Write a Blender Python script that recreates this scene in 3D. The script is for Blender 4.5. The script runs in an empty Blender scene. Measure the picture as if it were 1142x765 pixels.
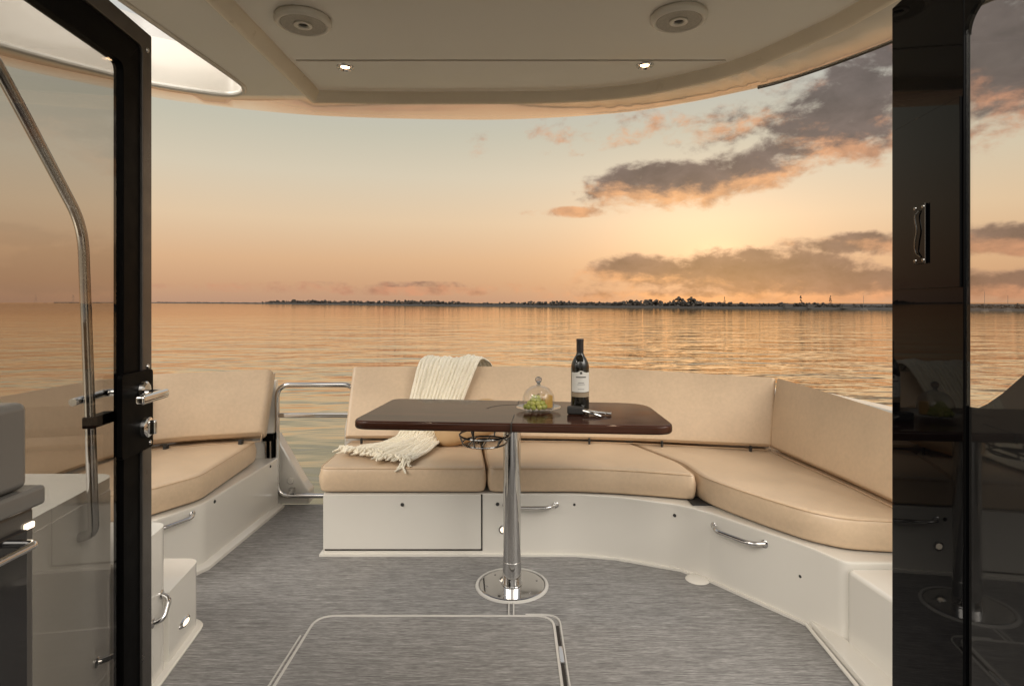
import bpy, bmesh, math, random
from mathutils import Vector, Matrix
from mathutils.geometry import tessellate_polygon
random.seed(7)
PI = math.pi
R = math.radians
sc = bpy.context.scene
col = sc.collection
CAMZ = 1.155

# ------------------------------------------------------------------ materials
def s2l(r, g, b):
    f = lambda c: (c / 255 / 12.92) if c / 255 <= .04045 else ((c / 255 + .055) / 1.055) ** 2.4
    return (f(r), f(g), f(b), 1)

class Tree:
    """small wrapper to write node graphs as expressions"""
    def __init__(s, nt): s.t = nt
    def n(s, kind, **kw):
        nd = s.t.nodes.new(kind)
        for k, v in kw.items(): setattr(nd, k, v)
        return nd
    def put(s, sock, v):
        if hasattr(v, 'is_linked') or hasattr(v, 'is_output'): s.t.links.new(v, sock)
        elif v is not None: sock.default_value = v
    def m(s, op, a, b=None, c=None, clamp=False):
        nd = s.n('ShaderNodeMath', operation=op, use_clamp=clamp)
        for i, v in enumerate((a, b, c)):
            if v is not None: s.put(nd.inputs[i], v)
        return nd.outputs[0]
    def noise(s, vec, scale, detail=4, rough=.55, dist=0):
        nd = s.n('ShaderNodeTexNoise')
        s.put(nd.inputs['Vector'], vec)
        nd.inputs['Scale'].default_value = scale; nd.inputs['Detail'].default_value = detail
        nd.inputs['Roughness'].default_value = rough; nd.inputs['Distortion'].default_value = dist
        return nd.outputs['Fac']
    def mapr(s, v, a, b, c=0, d=1, smooth=False):
        nd = s.n('ShaderNodeMapRange', interpolation_type='SMOOTHSTEP' if smooth else 'LINEAR')
        s.put(nd.inputs[0], v)
        for i, q in enumerate((a, b, c, d)): s.put(nd.inputs[i + 1], q)
        return nd.outputs[0]
    def mix(s, f, a, b, mode='MIX'):
        nd = s.n('ShaderNodeMix', data_type='RGBA', blend_type=mode)
        s.put(nd.inputs[0], f); s.put(nd.inputs[6], a); s.put(nd.inputs[7], b)
        return nd.outputs[2]
    def comb(s, x, y, z=0.0):
        nd = s.n('ShaderNodeCombineXYZ')
        for i, v in enumerate((x, y, z)): s.put(nd.inputs[i], v)
        return nd.outputs[0]
    def mapping(s, vec, scale=(1, 1, 1), rot=(0, 0, 0), loc=(0, 0, 0)):
        nd = s.n('ShaderNodeMapping')
        s.put(nd.inputs[0], vec)
        nd.inputs['Scale'].default_value = scale; nd.inputs['Rotation'].default_value = rot
        nd.inputs['Location'].default_value = loc
        return nd.outputs[0]
    def bump(s, h, strength=.3, dist=.01, normal=None):
        nd = s.n('ShaderNodeBump')
        nd.inputs['Strength'].default_value = strength; nd.inputs['Distance'].default_value = dist
        s.put(nd.inputs['Height'], h)
        if normal is not None: s.put(nd.inputs['Normal'], normal)
        return nd.outputs[0]

def mat(name):
    m = bpy.data.materials.new(name); m.use_nodes = True
    t = Tree(m.node_tree)
    p = m.node_tree.nodes['Principled BSDF']
    obj = t.n('ShaderNodeTexCoord').outputs['Object']
    return m, t, p, obj

def simple(name, colr, rough=.5, metal=0, var=.08, vscale=8, bump=0, bscale=60, coat=0, spec=.5, rvar=.08):
    m, t, p, o = mat(name)
    nz = t.noise(o, vscale, 5, .6)
    k = t.mapr(nz, .3, .7, 1 - var, 1 + var)
    t.put(p.inputs['Base Color'], t.mix(1.0, (*colr[:3], 1), t.comb(k, k, k), 'MULTIPLY'))
    t.put(p.inputs['Roughness'], t.mapr(t.noise(o, vscale * 2.3, 4), .3, .7, max(.01, rough - rvar), rough + rvar))
    p.inputs['Metallic'].default_value = metal
    p.inputs['Coat Weight'].default_value = coat
    p.inputs['Specular IOR Level'].default_value = spec
    if bump: t.put(p.inputs['Normal'], t.bump(t.noise(o, bscale, 3), bump, .002))
    return m

M = {}
M['gelcoat'] = simple('gelcoat', (.64, .61, .555), .20, var=.012, vscale=1.2, bump=.06, bscale=9, coat=.5, rvar=.02)
M['gelcoat_ceiling'] = simple('gelcoat_ceiling', (.78, .735, .665), .16, var=.012, vscale=1.5, bump=.06, bscale=3, coat=.8, rvar=.01)
M['trim_beige'] = simple('trim_beige', (.80, .71, .56), .35, var=.04)
M['chrome'] = simple('chrome', (.60, .59, .58), .06, 1, var=.02, vscale=3, rvar=.01)
M['steel'] = simple('brushed_steel', (.5, .49, .48), .16, 1, var=.08, rvar=.05)
M['black_metal'] = simple('black_metal', (.0016, .0015, .0015), .4, var=.2, bump=.05, bscale=200, spec=.03)
M['bronze_metal'] = simple('dark_anodised', (.10, .092, .085), .34, .75, spec=.2, var=.12, bump=.05, bscale=300)
M['black_gloss'] = simple('black_gloss', (.0015, .0015, .0018), .02, var=.2, rvar=.01, coat=.0, spec=.10)
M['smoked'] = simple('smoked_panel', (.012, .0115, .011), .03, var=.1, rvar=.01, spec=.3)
M['rack'] = simple('dark_chrome', (.16, .155, .15), .14, 1, var=.1)
M['lining'] = simple('grey_lining', (.40, .39, .375), .3, var=.03, vscale=3)
M['rubber'] = simple('black_rubber', (.02, .019, .018), .6, var=.2)
M['galley'] = simple('galley_lacquer', (.05, .044, .038), .22, var=.06, coat=.2)
M['galley_top'] = simple('galley_counter', (.10, .092, .083), .25, var=.03, vscale=6, rvar=.02)
M['oven_glass'] = simple('oven_glass', (.012, .011, .011), .06, var=.15)
M['speaker_shell'] = simple('speaker_shell', (.74, .70, .62), .38, var=.03)
M['grille'] = simple('speaker_grille', (.40, .37, .32), .5, var=.15, vscale=150, bump=.6, bscale=260)
M['seam'] = simple('dark_seam', (.02, .016, .013), .6)
M['pillow'] = simple('tan_pillow', (.50, .33, .17), .75, var=.08, bump=.35, bscale=300)
M['paper'] = simple('label_paper', (.74, .72, .67), .6, var=.03)
M['ink'] = simple('label_ink', (.07, .06, .055), .6)
M['gold_band'] = simple('label_band', (.32, .25, .17), .45, var=.1)
M['capsule'] = simple('bottle_capsule', (.02, .016, .016), .3, var=.2)
M['cheese'] = simple('cheese', (.62, .36, .08), .45, var=.12, vscale=30, bump=.2, bscale=60)
M['stem'] = simple('grape_stem', (.12, .09, .03), .6)
M['land'] = simple('shore_land', (.016, .012, .009), .9, var=.3, vscale=.05)
M['tree'] = simple('shore_foliage', (.026, .020, .015), .85, var=.5, vscale=.25)
M['bark'] = simple('shore_bark', (.06, .045, .03), .9)
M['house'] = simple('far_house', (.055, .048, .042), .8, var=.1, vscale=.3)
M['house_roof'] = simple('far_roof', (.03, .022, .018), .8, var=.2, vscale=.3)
M['mast'] = simple('mast', (.10, .09, .08), .5)
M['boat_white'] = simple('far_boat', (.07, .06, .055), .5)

# cushions : beige vinyl
def vinyl(name, c):
    m, t, p, o = mat(name)
    big = t.noise(o, 3.5, 4, .6)
    fine = t.noise(o, 60, 4, .6)
    k = t.mapr(t.m('ADD', t.m('MULTIPLY', big, .6), t.m('MULTIPLY', fine, .4)), .35, .65, .90, 1.08)
    t.put(p.inputs['Base Color'], t.mix(1.0, (*c, 1), t.comb(k, k, k), 'MULTIPLY'))
    t.put(p.inputs['Roughness'], t.mapr(fine, .3, .7, .30, .44))
    p.inputs['Specular IOR Level'].default_value = .5
    v = t.n('ShaderNodeTexVoronoi', feature='DISTANCE_TO_EDGE'); t.put(v.inputs['Vector'], o)
    v.inputs['Scale'].default_value = 330
    b1 = t.bump(v.outputs[0], .18, .001)
    t.put(p.inputs['Normal'], t.bump(t.noise(o, 6, 3, .5), .16, .02, b1))
    return m
M['vinyl'] = vinyl('beige_vinyl', (.60, .45, .305))
M['piping'] = vinyl('beige_piping', (.52, .36, .22))

# woven deck carpet
def deck_mat():
    m, t, p, o = mat('woven_deck')
    a = t.noise(t.mapping(o, (15, 190, 1)), 1, 5, .65)
    b = t.noise(t.mapping(o, (40, 430, 1)), 1, 3, .6)
    c = t.noise(t.mapping(o, (5, 75, 1)), 1, 4, .6)
    big = t.noise(o, 1.3, 3)
    v = t.m('ADD', t.m('ADD', t.m('MULTIPLY', a, .45), t.m('MULTIPLY', b, .3)), t.m('MULTIPLY', c, .25))
    r = t.n('ShaderNodeValToRGB'); t.put(r.inputs[0], v)
    e = r.color_ramp.elements
    e[0].position = .365; e[0].color = (.086, .080, .079, 1)
    e[1].position = .635; e[1].color = (.40, .385, .372, 1)
    x = e.new(.5); x.color = (.205, .199, .193, 1)
    k = t.mapr(big, .3, .7, .92, 1.07)
    t.put(p.inputs['Base Color'], t.mix(1.0, r.outputs[0], t.comb(k, k, k), 'MULTIPLY'))
    p.inputs['Roughness'].default_value = .55
    p.inputs['Specular IOR Level'].default_value = .35
    t.put(p.inputs['Normal'], t.bump(v, .5, .003))
    return m
M['deck'] = deck_mat()
M['caulk'] = simple('pale_caulk', (.50, .48, .45), .5, var=.06)

# dark walnut table
def walnut():
    m, t, p, o = mat('dark_walnut')
    w = t.noise(t.mapping(o, (1.6, 28, 28)), 1, 6, .6, .6)
    r = t.n('ShaderNodeValToRGB'); t.put(r.inputs[0], w)
    e = r.color_ramp.elements
    e[0].position = .3; e[0].color = (.014, .006, .004, 1)
    e[1].position = .72; e[1].color = (.074, .029, .017, 1)
    t.put(p.inputs['Base Color'], r.outputs[0])
    t.put(p.inputs['Roughness'], t.mapr(t.noise(o, 5, 4), .3, .7, .07, .16))
    p.inputs['Specular IOR Level'].default_value = .0
    gl = t.n('ShaderNodeBsdfGlossy'); t.put(gl.inputs['Roughness'], t.mapr(t.noise(o, 5, 4), .3, .7, .04, .13))
    mx = t.n('ShaderNodeMixShader'); fr = t.n('ShaderNodeFresnel'); fr.inputs[0].default_value = 1.36; t.put(mx.inputs[0], t.m('MULTIPLY', fr.outputs[0], .8))
    out = m.node_tree.nodes['Material Output']
    t.t.links.new(p.outputs[0], mx.inputs[1]); t.t.links.new(gl.outputs[0], mx.inputs[2]); t.t.links.new(mx.outputs[0], out.inputs[0])
    return m
M['walnut'] = walnut()

def knit():
    m, t, p, o = mat('cream_knit')
    f = t.noise(o, 160, 3, .6)
    k = t.mapr(f, .3, .7, .86, 1.1)
    t.put(p.inputs['Base Color'], t.mix(1.0, (.88, .81, .66, 1), t.comb(k, k, k), 'MULTIPLY'))
    p.inputs['Roughness'].default_value = .9
    p.inputs['Specular IOR Level'].default_value = .1
    p.inputs['Sheen Weight'].default_value = .2
    t.put(p.inputs['Normal'], t.bump(f, .5, .003))
    return m
M['knit'] = knit()

def pane(name, tint, ior=1.5, refl=1.0, rough=0.0):
    m = bpy.data.materials.new(name); m.use_nodes = True
    nt = m.node_tree; nt.nodes.remove(nt.nodes['Principled BSDF'])
    t = Tree(nt); out = nt.nodes['Material Output']
    tr = t.n('ShaderNodeBsdfTransparent'); tr.inputs[0].default_value = (*tint, 1)
    gl = t.n('ShaderNodeBsdfGlossy'); gl.inputs['Roughness'].default_value = rough
    geo = t.n('ShaderNodeNewGeometry'); dt = t.n('ShaderNodeVectorMath', operation='DOT_PRODUCT')
    t.put(dt.inputs[0], geo.outputs['Normal']); t.put(dt.inputs[1], geo.outputs['Incoming'])
    f0 = ((ior - 1) / (ior + 1)) ** 2
    schlick = t.m('ADD', f0, t.m('MULTIPLY', 1 - f0, t.m('POWER', t.m('SUBTRACT', 1.0, t.m('ABSOLUTE', dt.outputs['Value'])), 5.0)))
    mx = t.n('ShaderNodeMixShader')
    t.put(mx.inputs[0], t.m('MULTIPLY', schlick, refl, clamp=True))
    t.t.links.new(tr.outputs[0], mx.inputs[1]); t.t.links.new(gl.outputs[0], mx.inputs[2])
    t.t.links.new(mx.outputs[0], out.inputs[0])
    return m
M['pane_grey'] = pane('grey_glass', (.765, .755, .74), 1.5, 1.0)
M['pane_clear'] = pane('clear_glass', (.97, .965, .95), 1.45, .7)
M['dome_glass'] = pane('dome_glass', (.975, .975, .97), 1.5, 1.0)
def bottle_glass():
    m = simple('bottle_glass', (.008, .007, .005), .04, var=.1, rvar=.02, coat=.3); return m
M['bottle'] = bottle_glass()

def grape():
    m, t, p, o = mat('green_grape')
    inf = t.n('ShaderNodeObjectInfo').outputs['Random']
    t.put(p.inputs['Base Color'], t.mix(inf, (.30, .35, .05, 1), (.46, .45, .12, 1)))
    p.inputs['Roughness'].default_value = .22
    p.inputs['Subsurface Weight'].default_value = .25
    p.inputs['Subsurface Radius'].default_value = (.01, .01, .004)
    return m
M['grape'] = grape()

def emit(name, c, st):
    m, t, p, o = mat(name)
    p.inputs['Base Color'].default_value = (.8, .8, .8, 1)
    p.inputs['Emission Color'].default_value = (*c, 1)
    p.inputs['Emission Strength'].default_value = st
    return m
M['lamp'] = emit('warm_lamp', (1, .62, .32), 16)
M['lamp_soft'] = emit('courtesy_lens', (1, .80, .56), 2.0)

def water():
    m, t, p, o = mat('sea_water')
    geo = t.n('ShaderNodeNewGeometry').outputs['Position']
    a = t.noise(t.mapping(geo, (.42, .95, 1), rot=(0, 0, .12)), 1, 3, .5, .5)
    b = t.noise(t.mapping(geo, (.17, .30, 1), rot=(0, 0, -.1)), 1, 3, .5, .3)
    c = t.noise(t.mapping(geo, (.012, .035, 1)), 1, 3, .5)
    h = t.m('ADD', t.m('MULTIPLY', a, .24), t.m('MULTIPLY', b, .85))
    amp = t.mapr(c, .35, .65, .55, 1.15)
    sp_ = t.n('ShaderNodeSeparateXYZ'); t.put(sp_.inputs[0], geo)
    calm = t.m('MINIMUM', t.mapr(sp_.outputs[1], 8, 140, 1.0, .14), t.mapr(sp_.outputs[1], 6, 22, .28, 1.0))
    nrm = t.bump(t.m('MULTIPLY', h, calm), 1.0, .50); t.put(p.inputs['Normal'], nrm)
    p.inputs['Base Color'].default_value = (.055, .042, .014, 1)
    p.inputs['Roughness'].default_value = .06
    p.inputs['IOR'].default_value = 1.33
    gl = t.n('ShaderNodeBsdfGlossy'); gl.inputs['Roughness'].default_value = .05; gl.inputs['Color'].default_value = (1, .90, .73, 1); t.put(gl.inputs['Normal'], nrm)
    fr = t.n('ShaderNodeFresnel'); fr.inputs[0].default_value = 1.75; t.put(fr.inputs['Normal'], nrm)
    mx = t.n('ShaderNodeMixShader'); t.put(mx.inputs[0], t.m('MULTIPLY', fr.outputs[0], 1.3, clamp=True))
    out = m.node_tree.nodes['Material Output']
    t.t.links.new(p.outputs[0], mx.inputs[1]); t.t.links.new(gl.outputs[0], mx.inputs[2]); t.t.links.new(mx.outputs[0], out.inputs[0])
    return m
M['water'] = water()

# ------------------------------------------------------------------ mesh helpers
def link(name, me, m, parent=None, smooth=True, ang=35):
    o = bpy.data.objects.new(name, me); col.objects.link(o)
    if isinstance(m, (list, tuple)):
        for q in m: me.materials.append(q)
    else: me.materials.append(m)
    if smooth:
        me.shade_smooth(); me.set_sharp_from_angle(angle=R(ang))
        if len(me.polygons) < 6000:
            wn = o.modifiers.new('normals', 'WEIGHTED_NORMAL'); wn.weight = 50; wn.keep_sharp = True
    if parent: o.parent = parent
    return o
def tag(o, label, cat, group=None):
    o['label'] = label; o['category'] = cat
    if group: o['group'] = group
    return o
def thing(name, label, cat, loc=(0, 0, 0), rz=0, group=None):
    o = bpy.data.objects.new(name, None); col.objects.link(o)
    o.location = loc; o.rotation_euler = (0, 0, rz); o.empty_display_size = .1
    return tag(o, label, cat, group)
def struct(o, kind='structure'):
    o['kind'] = kind; return o
def bm_link(name, bm, m, parent=None, smooth=True, ang=35):
    bmesh.ops.recalc_face_normals(bm, faces=bm.faces)
    me = bpy.data.meshes.new(name); bm.to_mesh(me); bm.free()
    return link(name, me, m, parent, smooth, ang)

def bevel_sharp(bm, off, seg=3, ang=30, pred=None):
    if off <= 0: return
    bm.normal_update()
    es = [e for e in bm.edges if len(e.link_faces) == 2 and e.calc_face_angle(0) > R(ang) and (pred is None or pred(e))]
    bmesh.ops.bevel(bm, geom=es, offset=off, offset_type='OFFSET', segments=seg, profile=.5, affect='EDGES', clamp_overlap=True)
def add_box(bm, a, b, bevel=0, seg=2, mtx=None):
    t = bmesh.new()
    x0, y0, z0 = [min(a[i], b[i]) for i in range(3)]; x1, y1, z1 = [max(a[i], b[i]) for i in range(3)]
    v = [t.verts.new(p) for p in ((x0,y0,z0),(x1,y0,z0),(x1,y1,z0),(x0,y1,z0),(x0,y0,z1),(x1,y0,z1),(x1,y1,z1),(x0,y1,z1))]
    for f in ((0,3,2,1),(4,5,6,7),(0,1,5,4),(1,2,6,5),(2,3,7,6),(3,0,4,7)): t.faces.new([v[i] for i in f])
    bevel_sharp(t, bevel, seg)
    if mtx is not None: t.transform(mtx)
    merge(bm, t)
def merge(bm, t):
    me = bpy.data.meshes.new('tmp'); t.to_mesh(me); t.free(); bm.from_mesh(me); bpy.data.meshes.remove(me)
def add_prism(bm, poly, z0, z1, bevel=0, seg=3, mtx=None, pred=None, ang=30):
    t = bmesh.new()
    f = t.faces.new([t.verts.new((x, y, z0)) for x, y in poly])
    g = bmesh.ops.extrude_face_region(t, geom=[f])
    bmesh.ops.translate(t, vec=(0, 0, z1 - z0), verts=[e for e in g['geom'] if isinstance(e, bmesh.types.BMVert)])
    bmesh.ops.recalc_face_normals(t, faces=t.faces)
    bevel_sharp(t, bevel, seg, ang, pred)
    if mtx is not None: t.transform(mtx)
    merge(bm, t)
def add_lathe(bm, prof, seg=48, loc=(0, 0, 0), mtx=None):
    t = bmesh.new(); rings = []
    for r, z in prof:
        if r < 1e-6: rings.append([t.verts.new((0, 0, z))])
        else: rings.append([t.verts.new((r * math.cos(2*PI*i/seg), r * math.sin(2*PI*i/seg), z)) for i in range(seg)])
    for a, b in zip(rings, rings[1:]):
        for i in range(seg):
            j = (i + 1) % seg
            q = [a[i % len(a)], a[j % len(a)], b[j % len(b)], b[i % len(b)]]
            u = []
            for v in q:
                if v not in u: u.append(v)
            if len(u) > 2:
                try: t.faces.new(u)
                except ValueError: pass
    if mtx is not None: t.transform(mtx)
    bmesh.ops.translate(t, vec=loc, verts=t.verts)
    merge(bm, t)
def fillet(pts, r, n=6):
    pts = [Vector(p) for p in pts]; out = [pts[0]]
    for a, b, c in zip(pts, pts[1:], pts[2:]):
        u = (a - b); v = (c - b); d = min(r, u.length * .49, v.length * .49)
        p, q = b + u.normalized() * d, b + v.normalized() * d
        for i in range(n + 1):
            s = i / n
            out.append(p * (1-s)**2 + b * 2*s*(1-s) + q * s*s)
    out.append(pts[-1]); return out
def catmull(pts, n=8):
    P = [Vector(p) for p in pts]; P = [P[0]*2 - P[1]] + P + [P[-1]*2 - P[-2]]
    out = []
    for i in range(1, len(P) - 2):
        a, b, c, d = P[i-1:i+3]
        for k in range(n):
            s = k / n
            out.append(.5 * ((2*b) + (c-a)*s + (2*a-5*b+4*c-d)*s*s + (3*b-a-3*c+d)*s**3))
    out.append(P[-2]); return out
def add_tube(bm, pts, rad, seg=12, caps=True, closed=False):
    pts = [Vector(p) for p in pts]; n = len(pts)
    rads = rad if isinstance(rad, (list, tuple)) else [rad] * n
    t = bmesh.new(); rings = []; prev = None
    for i, p in enumerate(pts):
        if closed: d = (pts[(i+1) % n] - pts[i-1])
        else: d = (pts[min(i+1, n-1)] - pts[max(i-1, 0)])
        d.normalize()
        if prev is None:
            ref = Vector((0, 0, 1)) if abs(d.z) < .9 else Vector((1, 0, 0))
            nrm = d.cross(ref).normalized()
        else:
            nrm = (prev - d * prev.dot(d)).normalized()
        prev = nrm; bi = d.cross(nrm)
        rings.append([t.verts.new(p + (nrm * math.cos(2*PI*k/seg) + bi * math.sin(2*PI*k/seg)) * rads[i]) for k in range(seg)])
    pairs = list(zip(rings, rings[1:])) + ([(rings[-1], rings[0])] if closed else [])
    for a, b in pairs:
        for k in range(seg): t.faces.new((a[k], a[(k+1) % seg], b[(k+1) % seg], b[k]))
    if caps and not closed:
        t.faces.new(rings[0][::-1]); t.faces.new(rings[-1])
    merge(bm, t)
def add_profile_sweep(bm, path, prof, closed=False):
    """sweep a (side, z) profile along a horizontal path; side = left of travel"""
    pts = [Vector(p) for p in path]; n = len(pts); t = bmesh.new(); rings = []
    for i, p in enumerate(pts):
        a = (pts[i] - pts[i-1]) if (i > 0 or closed) else (pts[1] - pts[0])
        b = (pts[(i+1) % n] - pts[i]) if (i < n-1 or closed) else a
        a = Vector((a.x, a.y, 0)).normalized(); b = Vector((b.x, b.y, 0)).normalized()
        d = (a + b).normalized(); s = Vector((-d.y, d.x, 0)) / max(.5, d.dot(a))
        rings.append([t.verts.new(p + s * q[0] + Vector((0, 0, q[1]))) for q in prof])
    k = len(prof)
    for a, b in list(zip(rings, rings[1:])) + ([(rings[-1], rings[0])] if closed else []):
        for i in range(k): t.faces.new((a[i], a[(i+1) % k], b[(i+1) % k], b[i]))
    if not closed:
        t.faces.new(rings[0][::-1]); t.faces.new(rings[-1])
    merge(bm, t)
def round_poly(poly, r, n=5):
    """round the corners of a plan polygon"""
    out = []; P = [Vector((x, y)) for x, y in poly]; k = len(P)
    for i in range(k):
        a, b, c = P[i-1], P[i], P[(i+1) % k]
        rr = r[i] if isinstance(r, (list, tuple)) else r
        u, v = a - b, c - b; d = min(rr, u.length * .45, v.length * .45)
        if d < 1e-4: out.append(tuple(b)); continue
        p, q = b + u.normalized() * d, b + v.normalized() * d
        for j in range(n + 1):
            s = j / n; w = p * (1-s)**2 + b * 2*s*(1-s) + q * s*s; out.append((w.x, w.y))
    return out
def resample(poly, step):
    P = [Vector(p) for p in poly]; out = []
    for a, b in zip(P, P[1:] + P[:1]):
        n = max(1, int((b - a).length / step))
        for i in range(n): out.append(a + (b - a) * i / n)
    return out
def cushion(name, poly, z0, z1, r, crown, m, parent, corner=.03, seed=0, piping=True):
    rnd = random.Random(seed)
    P = resample(round_poly(poly, corner), .035); n = len(P)
    area = sum(P[i].x * P[(i+1) % n].y - P[(i+1) % n].x * P[i].y for i in range(n))
    if area < 0: P = P[::-1]
    N = []
    for i in range(n):
        d = (P[(i+1) % n] - P[i-1]).normalized(); N.append(Vector((d.y, -d.x)))
    # smooth normals
    for _ in range(2): N = [(N[i-1] + N[i]*2 + N[(i+1) % n]).normalized() for i in range(n)]
    c = sum(P, Vector((0, 0))) / n
    bm = bmesh.new(); rings = []
    def ring(ins, z): rings.append([bm.verts.new((*(P[i] - N[i] * ins), z)) for i in range(n)])
    for k in range(4):
        a = k / 3 * PI / 2; ring(r * .6 * (1 - math.sin(a)), z0 + r * .6 * (1 - math.cos(a)))
    ring(-.005, z0 + (z1 - z0) * .35); ring(-.006, z0 + (z1 - z0) * .6)
    for k in range(6):
        a = k / 5 * PI / 2; ring(r * (1 - math.cos(a)), z1 - r + r * math.sin(a))
    base = [P[i] - N[i] * r for i in range(n)]
    ph = [rnd.uniform(0, 6) for _ in range(6)]
    steps = [.93, .82, .66, .48, .30, .14]
    for s in steps:
        vs = []
        for b in base:
            q = c + (b - c) * s
            z = z1 + crown * (1 - s ** 2.4) + .0022 * math.sin(q.x*17 + ph[0]) * math.sin(q.y*13 + ph[1]) + .0012 * math.sin(q.x*38 + ph[2] + q.y*23)
            vs.append(bm.verts.new((q.x, q.y, z)))
        rings.append(vs)
    for a, b in zip(rings, rings[1:]):
        for i in range(n): bm.faces.new((a[i], a[(i+1) % n], b[(i+1) % n], b[i]))
    bm.faces.new(rings[0][::-1]); bm.faces.new(rings[-1])
    o = bm_link(name, bm, m, parent, True, 60)
    if piping:
        b2 = bmesh.new()
        add_tube(b2, [(*(P[i] - N[i] * r * .18), z1 - r * .30) for i in range(n)], .0018, 6, closed=True)
        bm_link('piping', b2, M['piping'], o)
    return o
def backrest(name, B, T, thick, m, parent, out, bulge=.010, r=.02, piping=True):
    """loft from bottom-front line B to top-front line T, 'out' = +1/-1 side the back lies on"""
    n0 = len(B)
    nr = []
    for i in range(n0):
        d = (B[min(i+1, n0-1)] - B[max(i-1, 0)]); d.z = 0; d.normalize(); nr.append(Vector((-d.y, d.x, 0)) * out)
    bm = bmesh.new(); rings = []
    def section(h, ins, thick):
        pts = []; lo, hi, f, k = ins, h - ins, ins, thick - ins
        rr = max(.004, r - ins)
        for cx, cy, a0 in ((hi - rr, f + rr, 0), (hi - rr, k - rr, PI/2), (lo + rr, k - rr, PI), (lo + rr, f + rr, 1.5*PI)):
            for j in range(6):
                a = a0 + j / 5 * PI / 2
                pts.append((cx + rr * math.cos(a), cy - rr * math.sin(a) if False else cy + rr * (-math.cos(a - 0) if False else math.sin(a - PI/2))))
        # front face bulge samples
        fr = []
        for j in range(1, 9):
            s = lo + rr + (hi - lo - 2*rr) * j / 9; fr.append((s, f - bulge * math.sin(PI * j / 9)))
        return pts + fr
    seq = []
    L = [0]
    for i in range(1, n0): L.append(L[-1] + (B[i] - B[i-1]).length)
    for k in range(6):
        e = r * (1 - math.cos(k / 5 * PI / 2)); ins = r * (1 - math.sin(k / 5 * PI / 2)); seq.append((e, ins))
    tail = [(L[-1] - e, ins) for e, ins in seq[::-1]]
    mid = [(x, 0) for x in L if r * 1.1 < x < L[-1] - r * 1.1]
    for s, ins in seq + mid + tail:
        i = 0
        while i < n0 - 2 and L[i+1] < s: i += 1
        f = (s - L[i]) / max(1e-6, L[i+1] - L[i])
        b = B[i].lerp(B[i+1], f); t = T[i].lerp(T[i+1], f); n = nr[i].lerp(nr[i+1], f).normalized()
        h = (t - b).length; up = (t - b) / h
        rings.append([bm.verts.new(b + up * q[0] + n * q[1]) for q in section(h, ins * .9, thick)])
    k = len(rings[0])
    for a, b in zip(rings, rings[1:]):
        for i in range(k): bm.faces.new((a[i], a[(i+1) % k], b[(i+1) % k], b[i]))
    bm.faces.new(rings[0][::-1]); bm.faces.new(rings[-1])
    o = bm_link(name, bm, m, parent, True, 60)
    if piping:
        b2 = bmesh.new()
        def line(s_off, lo):
            pts = []
            for i in range(n0):
                up = (T[i] - B[i]).normalized(); h = (T[i] - B[i]).length
                pts.append(B[i] + up * (h - s_off if not lo else s_off) + nr[i] * .006)
            return pts
        top = line(.010, False); bot = line(.010, True)
        d0 = (B[1] - B[0]).normalized() * .012; d1 = (B[-2] - B[-1]).normalized() * .012
        top[0] += d0; bot[0] += d0; top[-1] += d1; bot[-1] += d1
        add_tube(b2, fillet(top + bot[::-1], .02, 4), .0018, 6, closed=True)
        bm_link('piping', b2, M['piping'], o)
    return o
def lerp_path(pts, n=10): return catmull(pts, n)

def pull(bm, a, b, off, rad=.007):
    """chrome pull : straight bar with both ends bent into the surface; off = stand-off vector"""
    a, b, off = Vector(a), Vector(b), Vector(off)
    d = (b - a)
    pts = [a, a + off + d * .14, b + off - d * .14, b]
    add_tube(bm, fillet(pts, .03, 6), rad, 12)
    for p in (a, b):
        q = off.normalized()
        mt = q.to_track_quat('Z', 'Y').to_matrix().to_4x4(); mt.translation = p
        add_lathe(bm, [(0, 0), (rad*1.7, 0), (rad*1.7, .003), (rad*1.1, .006), (0, .006)], 16, mtx=mt)
def disc_on(bm, p, n, prof, seg=20):
    mt = Vector(n).to_track_quat('Z', 'Y').to_matrix().to_4x4(); mt.translation = Vector(p)
    add_lathe(bm, prof, seg, mtx=mt)
STUD = [(0, .006), (.005, .0055), (.0075, .003), (.0085, 0), (0, 0)]
def stud(p, n, parent, name='snap_stud'):
    b = bmesh.new(); disc_on(b, p, n, STUD, 14); return bm_link(name, b, M['rubber'], parent)

# ------------------------------------------------------------------ setting : sea, deck, hull
WZ = -1.45
sea_me = bpy.data.meshes.new('sea')
sea_me.from_pydata([(x, y, WZ) for x, y in ((-7000, -3000), (7000, -3000), (7000, 9000), (-7000, 9000))], [], [(0, 1, 2, 3)])
struct(link('sea', sea_me, M['water'], None, False))

bm = bmesh.new()
add_prism(bm, [(-2.0, -1.6), (1.6, -1.6), (1.6, 3.34), (-2.0, 3.34)], -.06, 0)
struct(bm_link('deck', bm, M['deck'], None, False))
bm = bmesh.new()
add_prism(bm, round_poly([(-2.05, -1.8), (1.75, -1.8), (1.75, 3.30), (-2.05, 3.30)], .12), -1.75, -.062, .03)
struct(bm_link('hull', bm, M['gelcoat']))

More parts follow.
